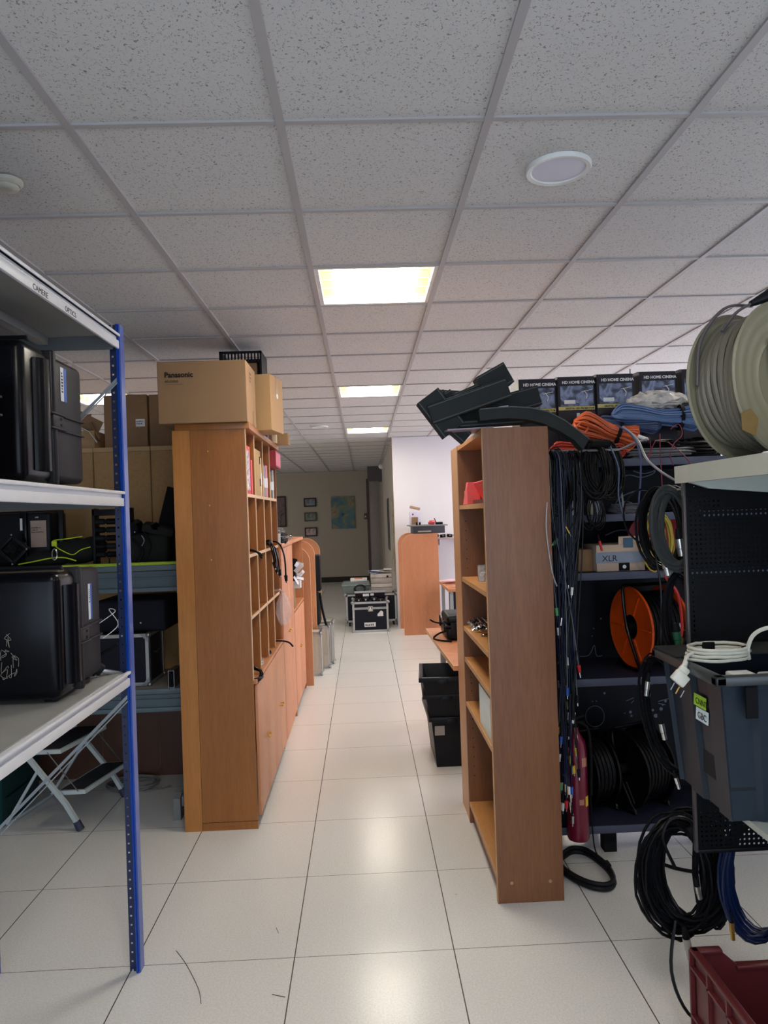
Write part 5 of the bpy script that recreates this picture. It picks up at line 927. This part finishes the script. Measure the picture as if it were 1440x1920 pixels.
# ================================================================ right-hand gondola rack with pegboard
rr_ = thing('display_rack', 'light grey rack with two shelves cut off at the right edge', 'shelving rack', (1.2, 1.5, 0))
def gshelf(x0, x1, y0, y1, z, h=.05):
    s_ = B().box(x0, x1, y0, y1, z-.004, z).build('shelf', mat('pale_shelf_sheet', (176, 184, 184), .35), rr_)
    b = B(); b.box(x0-.002, x0+.002, y0, y1, z-h, z+.003); b.box(x0, x0+.016, y0, y1, z-h, z-h+.003); b.build('front_lip', GM2, s_); B().box(x0, x1, y1-.003, y1, z-h*.95, z).build('end_lip', GM2, s_)
    B().prism([(x0+.02, z-h), (x0+.08, z-h-.02), (x1, z-h-.06), (x1, z-.005), (x0+.02, z-.005)], y1-.06, y1-.045, 'Y').build('bracket', GM2, s_)
gshelf(.98, 1.48, .7, 2.205, 1.765); gshelf(.98, 1.48, .7, 2.19, .816, .012)
for y in (.75, 2.15): B().box(1.49, 1.53, y-.03, y+.03, 0, 2.2, .002).build('upright', GM2, rr_)
B().box(1.48, 1.49, .7, 2.19, .1, 2.1).build('back_sheet', mat('dark_back_sheet', (42, 46, 52), .5), rr_)
B().box(1.38, 1.53, .7, 2.2, 0, .10).build('base', GM2, rr_)
def pegmat():
    m = bpy.data.materials.new('perforated_black_steel'); m.use_nodes = True; N = m.node_tree.nodes; L = m.node_tree.links; b = N['Principled BSDF']; b.inputs['Specular IOR Level'].default_value = .15; b.inputs['Base Color'].default_value = rgb(14, 15, 17); b.inputs['Roughness'].default_value = .5
    g = N.new('ShaderNodeNewGeometry'); sp = N.new('ShaderNodeSeparateXYZ'); L.new(g.outputs['Position'], sp.inputs[0]); o = []
    for ax in ('X', 'Z'):
        d = N.new('ShaderNodeMath'); d.operation = 'MODULO'; L.new(sp.outputs[ax], d.inputs[0]); d.inputs[1].default_value = .015
        s_ = N.new('ShaderNodeMath'); s_.operation = 'SUBTRACT'; L.new(d.outputs[0], s_.inputs[0]); s_.inputs[1].default_value = .0075
        p = N.new('ShaderNodeMath'); p.operation = 'POWER'; L.new(s_.outputs[0], p.inputs[0]); p.inputs[1].default_value = 2; o.append(p)
    a = N.new('ShaderNodeMath'); a.operation = 'ADD'; L.new(o[0].outputs[0], a.inputs[0]); L.new(o[1].outputs[0], a.inputs[1])
    gt = N.new('ShaderNodeMath'); gt.operation = 'GREATER_THAN'; L.new(a.outputs[0], gt.inputs[0]); gt.inputs[1].default_value = .0034**2; L.new(gt.outputs[0], b.inputs['Alpha']); return m
pg = thing('pegboard', 'black perforated pegboard closing the end of the right rack', 'pegboard', (1.25, 2.215, .56)); B().box(1.009, 1.50, 2.212, 2.2135, .565, 1.72).build('perforated_sheet', pegmat(), pg)
b = B(); b.box(1.004, 1.012, 2.206, 2.222, .56, 1.72, .001); b.build('edge_profile', mat('brown_grey_steel', (86, 80, 80), .4), pg); B().box(1.012, 1.50, 2.208, 2.22, .555, .567, .001).build('bottom_profile', BLK, pg)
for (x, z) in ((1.015, 1.695), (1.02, 1.25), (1.015, .60), (1.10, .60)):
    b = B(); b.tube([(x, 2.222, z), (x, 2.29, z-.005), (x, 2.30, z+.012)], .0035, 6); b.build('hook', CHR, pg)
# hanks hanging from the pegboard
XC = mat('nickel_connector', (190, 188, 182), .25, .85)
coil('large grey-black cable hank with nickel plugs on the top pegboard hook', (1.005, 2.265, 1.575), (1,.15,.05), (-.05,.1,1), .070, .125, 18, .0062, mat('charcoal_cable', (52, 54, 54), .4), .016, 61, spread=(.05,.03,0), conn=[((1.005, 2.25, 1.54), (1.012, 2.25, 1.485), .0125, XC), ((.955, 2.25, 1.475), (.965, 2.25, 1.425), .0115, XC)])
coil('second black cable hank behind the large grey-black one', (.975, 2.31, 1.57), (1,.1,0), (0,.1,1), .07, .13, 8, .005, BKC2, .02, 62, spread=(.04,.02,0))
cable('thin black cable looping left of the pegboard with a red plug', [(1.02, 2.33, 1.68), (.93, 2.34, 1.705), (.87, 2.34, 1.66), (.865, 2.33, 1.58), (.905, 2.32, 1.53), (.93, 2.32, 1.545)], .0035, BKC2, plug=True, plug_m=RED)
coil('black cable hank on the middle pegboard hook', (1.01, 2.275, 1.30), (1,.15,0), (.08,.1,1), .045, .13, 12, .005, BKC2, .018, 63, spread=(.03,.03,0), conn=[((.985, 2.25, 1.245), (.99, 2.25, 1.20), .014, mat('dark_green_plug', (24, 84, 56), .4)), ((1.028, 2.245, 1.29), (1.03, 2.245, 1.25), .01, XC)])
cable('straight black cable dropping left of the pegboard', [(.945, 2.28, 1.60), (.935, 2.27, 1.5), (.945, 2.26, 1.38), (.935, 2.25, 1.22), (.94, 2.25, 1.18)], .0035, BKC2)
cable('coral red cable dropping between the pegboard hanks', [(1.0, 2.30, 1.46), (.975, 2.29, 1.42), (1.005, 2.27, 1.36), (1.01, 2.26, 1.26), (1.0, 2.255, 1.22)], .005, mat('coral_cable', (190, 50, 48), .4), plug=True, plug_m=BRASS)
# cable hank hanging left of the tote
coil('thin black cable hank with jack plugs hanging left of the dark tote', (.945, 2.235, .985), (1,.1,-.1), (-.15,.05,1), .075, .185, 10, .0032, BKC2, .014, 65, spread=(.04,.02,0), conn=[((.872, 2.21, 1.10), (.865, 2.21, 1.055), .0075, XC), ((.905, 2.2, .97), (.915, 2.2, .92), .009, XC), ((.945, 2.2, .80), (.955, 2.2, .765), .006, CHR)])
# lower hanks
coil('big black cable hank hanging from the bottom pegboard hook to the floor side', (1.0, 2.285, .455), (1,.1,0), (0,.1,1), .115, .165, 36, .0052, BKC2, .034, 67, spread=(.08,.05,0), tie=[((1.0, 2.25, .60), (1.04, 2.25, .61), .02)], extra=[[(.95, 2.24, .50), (.91, 2.23, .60), (.94, 2.23, .66), (1.0, 2.23, .65), (1.01, 2.235, .59)], [(.94, 2.23, .34), (.91, 2.2, .20), (.95, 2.18, .08), (1.05, 2.17, .012)]], conn=[((.96, 2.2, .30), (.972, 2.2, .235), .012, mat('pale_connector', (176, 172, 160), .4)), ((1.0, 2.2, .46), (1.008, 2.2, .42), .009, XC)])
coil('second black cable hank with brass plug right of the big one', (1.10, 2.30, .45), (1,.1,0), (0,.05,1), .05, .17, 12, .0045, BKC2, .02, 68, spread=(.04,.03,0), conn=[((1.115, 2.22, .33), (1.118, 2.22, .275), .008, BRASS)])
coil('dark blue cable hank at the right edge under the pegboard', (1.235, 2.27, .44), (1,.1,0), (0,.05,1), .115, .185, 24, .0058, mat('navy_cable', (14, 32, 70), .35), .014, 69, spread=(.06,.05,0))

# dark tote with labels and cords
tt = thing('plastic_tote', 'dark grey plastic tote with green and white labels on the lower right shelf', 'storage tote', (1.12, 1.98, .818)); TM = mat('tote_plastic', (42, 50, 60), .28, var=.03)
def ribtub(b, x0, x1, y0, y1, z0, z1, tp, th=.006):
    def ring(x0, x1, y0, y1, dep): 
        pts = []
        n = 4
        for k in range(n): 
            a, c = y1-(y1-y0)*k/n, y1-(y1-y0)*(k+1)/n; m_ = (a-c); d = dep if k % 2 == 0 else 0
            pts += [(x0+d, a-m_*.08), (x0+d, c+m_*.08)]
        n = 5
        for k in range(n):
            a, c = x0+(x1-x0)*k/n, x0+(x1-x0)*(k+1)/n; m_ = c-a; d = dep if k % 2 == 0 else 0; pts += [(a+m_*.08, y0+d), (c-m_*.08, y0+d)]
        pts += [(x1, y0), (x1, y1), (x0, y1)]; return pts
    o = ring(x0, x1, y0, y1, .012); cx, cy = (x0+x1)/2, (y0+y1)/2; s_ = 1-tp; lo = [(cx+(x-cx)*s_, cy+(y-cy)*s_) for x, y in o]; n = len(o)
    inn = [(cx+(x-cx)*.955, cy+(y-cy)*.955) for x, y in o]; il = [(cx+(x-cx)*s_*.955, cy+(y-cy)*s_*.955) for x, y in o]
    vs = [(x, y, z0) for x, y in lo]+[(x, y, z1) for x, y in o]+[(x, y, z1) for x, y in inn]+[(x, y, z0+.01) for x, y in il]
    b._add(vs, [tuple(range(n-1, -1, -1))]+[(r*n+i, r*n+(i+1) % n, (r+1)*n+(i+1) % n, (r+1)*n+i) for r in range(3) for i in range(n)]+[tuple(range(3*n, 4*n))])
ribtub(b := B(), .90, 1.34, 1.80, 2.16, .82, 1.20, .14); b.build('body', TM, tt)
b = B()
for (a, c, d, e) in ((.875, .905, 1.775, 2.18), (1.335, 1.365, 1.775, 2.18), (.875, 1.365, 1.775, 1.805), (.875, 1.365, 2.15, 2.18)): b.box(a, c, d, e, 1.185, 1.21, .005)
b.build('rim', mat('tote_rim', (56, 60, 64), .35), tt)
B().box(.88, 1.36, 2.02, 2.175, 1.2105, 1.218, .003).build('lid_flap', mat('tote_lid', (40, 42, 44), .5), tt)
B().box(.955, .985, 1.785, 1.79, 1.10, 1.18).build('handle_slot', BLKM, tt)
for (ya, yb, z0, z1, mm, s_, bs) in ((1.905, 1.975, 1.090, 1.122, mat('lime_label', (160, 210, 60), .5), 'CNNT', .024), (1.895, 1.965, 1.052, 1.086, mat('ice_label', (214, 232, 240), .5), 'GBC', .026)):
    xx = .9085; ln = B().ob((xx, (ya+yb)/2, (z0+z1)/2), (.0012, yb-ya, z1-z0), (0, .06, 0)).build('label', mm, tt); text('lettering', s_, bs, (xx-.002, yb-.012, z0+.007), SNX, INK, tt, ext=.0002)
b = B(); b.box(.93, 1.33, 1.83, 2.02, .9, 1.14); b.build('dark_contents', mat('dark_contents', (34, 36, 40), .6), tt)
WPC = mat('white_power_cord', (204, 202, 188), .45)
t = thing('power_cord', 'coiled white power cord with three-pin plug hanging over the tote corner', 'power cord', (.98, 1.97, 1.22))
b = B(); b.loops((.985, 1.985, 1.232), (1,-.05,0), (.05,1,0), .082, .062, 4, .0048, .008, 71, 8, 30, spread=(0,0,.02)); b.tube([(.91, 1.97, 1.235), (.885, 1.955, 1.228), (.868, 1.94, 1.21)], .0048, 8, sm=4); b.build('cord', WPC, t)
B().ob((.985, 2.045, 1.236), (.036, .024, .026), (0, 0, .1), .003).build('tie', BLKM, t); B().ob((1.06, 1.97, 1.236), (.02, .02, .022), (0, 0, .5), .003).build('tie', BLKM, t)
b = B(); b.ob((.849, 1.925, 1.176), (.042, .020, .034), (0, .75, 0), .005); b.ob((.861, 1.93, 1.194), (.028, .018, .026), (0, .75, 0), .005); b.cyl((.864, 1.935, 1.20), (.876, 1.945, 1.216), .009, 12, .006); b.build('plug', mat('white_plug', (214, 212, 200), .4), t)
for k in range(3): b = B(); p = Vector((.829+.013*k, 1.915, 1.166-.011*k)); b.cyl(p, p+Vector((-.012, -.002, -.018)), .0022, 8); b.build('pin', BRASS if k % 2 else CHR, t)
cable('thick white cable curving up out of the tote at the right edge', [(1.055, 1.95, 1.215), (1.048, 1.94, 1.245), (1.06, 1.93, 1.285), (1.10, 1.92, 1.305), (1.18, 1.92, 1.30), (1.22, 1.92, 1.22)], .006, WPC)
for q, (x, y, s_) in enumerate(((1.02, 1.93, .05), (1.10, 1.90, .06), (1.16, 1.95, .05))):
    t = thing('mains_adapter', ['left','middle','right'][q]+' white mains adapter lying in the tote', 'adapter', (x, y, 1.142), 'white adapters in the tote'); B().ob((x, y, 1.165), (s_*1.3, s_, .04), (0, .1*q, .4*q), .006).build('body', PAPER, t); B().ob((x, y-.03, 1.175), (.03, .012, .02), (0, 0, .4*q), .003).build('socket', LBLUE if q else STEEL, t)

# big cable reel on the upper shelf
n = Vector((.42, -.907, 0)); c = Vector((1.105, 1.93, 1.975)); REEL = mat('reel_beige', (124, 120, 100), .5, var=.04); u = n.cross(Vector((0,0,1))).normalized(); v = n.cross(u)
t = thing('cable_reel', 'large beige cable reel standing on the upper right shelf', 'cable reel', (1.105, 1.93, 1.766))
for off, nm in ((-.07, 'rear_flange'), (.07, 'front_flange')):
    B().lathe([(.05, -.002), (.10, -.002), (.19, -.002), (.203, -.005), (.207, 0), (.203, .005), (.19, .002), (.18, .003), (.172, .0045), (.164, .002), (.15, .002), (.142, .0045), (.134, .002), (.118, .002), (.112, .005), (.104, .002), (.05, .002), (.05, -.002)], c+n*off, n, 56).build(nm, REEL, t)
b = B()
for i in range(8):
    cc = c+n*(-.056+.016*i); b.tube([cc+(u*math.cos(a)+v*math.sin(a))*(.175+.006*math.sin(3*a+i)) for a in [2*PI*q/40 for q in range(40)]], .0085, 7, closed=True)
b.build('cable_windings', mat('reel_cable', (106, 102, 90), .5), t); b = B(); b.cyl(c-n*.068, c+n*.068, .165, 40); b.build('drum_core', REEL, t)
b = B(); b.prism([(math.cos(a)*.06, math.sin(a)*.06) for a in [2*PI*q/20 for q in range(20)]], 0, .02, 'Z'); b.b.transform(Matrix.Translation(c+n*.072) @ n.to_track_quat('Z', 'Y').to_matrix().to_4x4()); b.build('hub', mat('reel_hub', (150, 146, 124), .5), t)
P = [c+n*.082+u*(-.02)+v*-.11, c+n*.082+u*(-.045)+v*.0, c+n*.082+u*-.05+v*.05, c+n*.082+u*.05+v*.03, c+n*.082+u*.07+v*-.10]; b = B(); b.tube(P, .006, 7, sm=5); b.build('crank', REEL, t)
b = B(); b.prism([(-.03, -.02), (.02, -.035), (.035, .01), (.005, .035), (-.032, .022)], 0, .001, 'Z'); b.b.transform(Matrix.Translation(Vector((.994, 1.794, 1.853))+n*.001) @ n.to_track_quat('Z', 'Y').to_matrix().to_4x4()); b.build('tape_patch', mat('ochre_tape', (122, 100, 58), .5), t)
b = B(); b.tube([c-n*.05-u*-.19+v*0, c-n*.05+(u*.19), c-n*.055+u*.165-v*.115, c-n*.06+u*.06-v*.215, c-n*.06-u*.06-v*.235], .0045, 6, sm=6); b.tube([c+u*.15-v*.13, c+u*.09-v*.185, c+u*.03-v*.215], .0045, 6, sm=5); b.build('loose_end', mat('reel_cable_dark', (86, 80, 84), .5), t)
b = B(); p = c+u*.03-v*.215; b.cyl(p, p+Vector((.05, 0, .02)), .008, 12, .018); b.cyl(p+Vector((.05, 0, .02)), p+Vector((.10, 0, .03)), .02, 14); b.build('plug', BLK, t)

# maroon crate
t = thing('maroon_crate', 'maroon plastic crate on the floor at the lower right corner', 'crate', (1.15, 1.8, 0)); MC = mat('maroon_plastic', (98, 36, 38), .4, var=.04); x0, x1, y0, y1, h = .925, 1.37, 1.45, 2.10, .335
o = B(); o.box(x0+.008, x1-.008, y0+.008, y1-.008, 0, .012)
o.box(x0+.010, x0+.015, y0, y1, 0, h-.01); o.box(x1-.015, x1-.01, y0, y1, 0, h-.01); o.box(x0, x1, y0+.01, y0+.015, 0, h-.01)
o.prism([(x0+.01, 0), (x1-.01, 0), (x1-.01, h-.01), (x1-.08, h-.01), (x1-.13, h-.055), (x0+.14, h-.055), (x0+.085, h-.006), (x0+.01, h-.006)], y1-.015, y1-.010, 'Y'); o.build('body', MC, t)
b = B(); b.box(x0-.002, x0+.022, y0, y1, h-.012, h, .004); b.box(x0, x0+.09, y1-.024, y1+.002, h-.012, h, .004); b.box(x0+.13, x1-.13, y1-.024, y1+.002, h-.062, h-.05, .003); b.box(x1-.022, x1+.002, y0, y1, h-.012, h, .004); b.build('rim', MC, t)
b = B(); b.box(x0-.002, x0+.011, y0, y1, h-.06, h-.052); b.box(x0-.002, x0+.011, y0, y1, .13, .138)
for k in range(7): yy = y0+(y1-y0)*k/6; b.box(x0-.002, x0+.011, yy-.004, yy+.004, 0, h-.01)
b.build('rib', MC, t)

# fine hairs and a crumb on the floor tiles
HAIR = mat('dark_hair', (60, 54, 50), .6)
for lab, pts in (('long curved dark hair', [(-.775, 2.778), (-.712, 2.684), (-.636, 2.544), (-.61, 2.467)]), ('short dark hair in the middle', [(-.406, 2.897), (-.392, 2.859)]), ('short dark hair nearer the viewer', [(-.372, 2.494), (-.324, 2.476)])):
    B().tube([(x, y, .0012) for x, y in pts], .0011, 4, sm=4).build('hair_strand', HAIR, label=lab+' lying on the floor tiles right of the blue post', cat='hair')
B().sph((.346, 3.081, .003), .005, (1, 1, .5), 8).build('paper_crumb', PAPER, label='tiny white crumb on the floor left of the bookcase', cat='crumb')
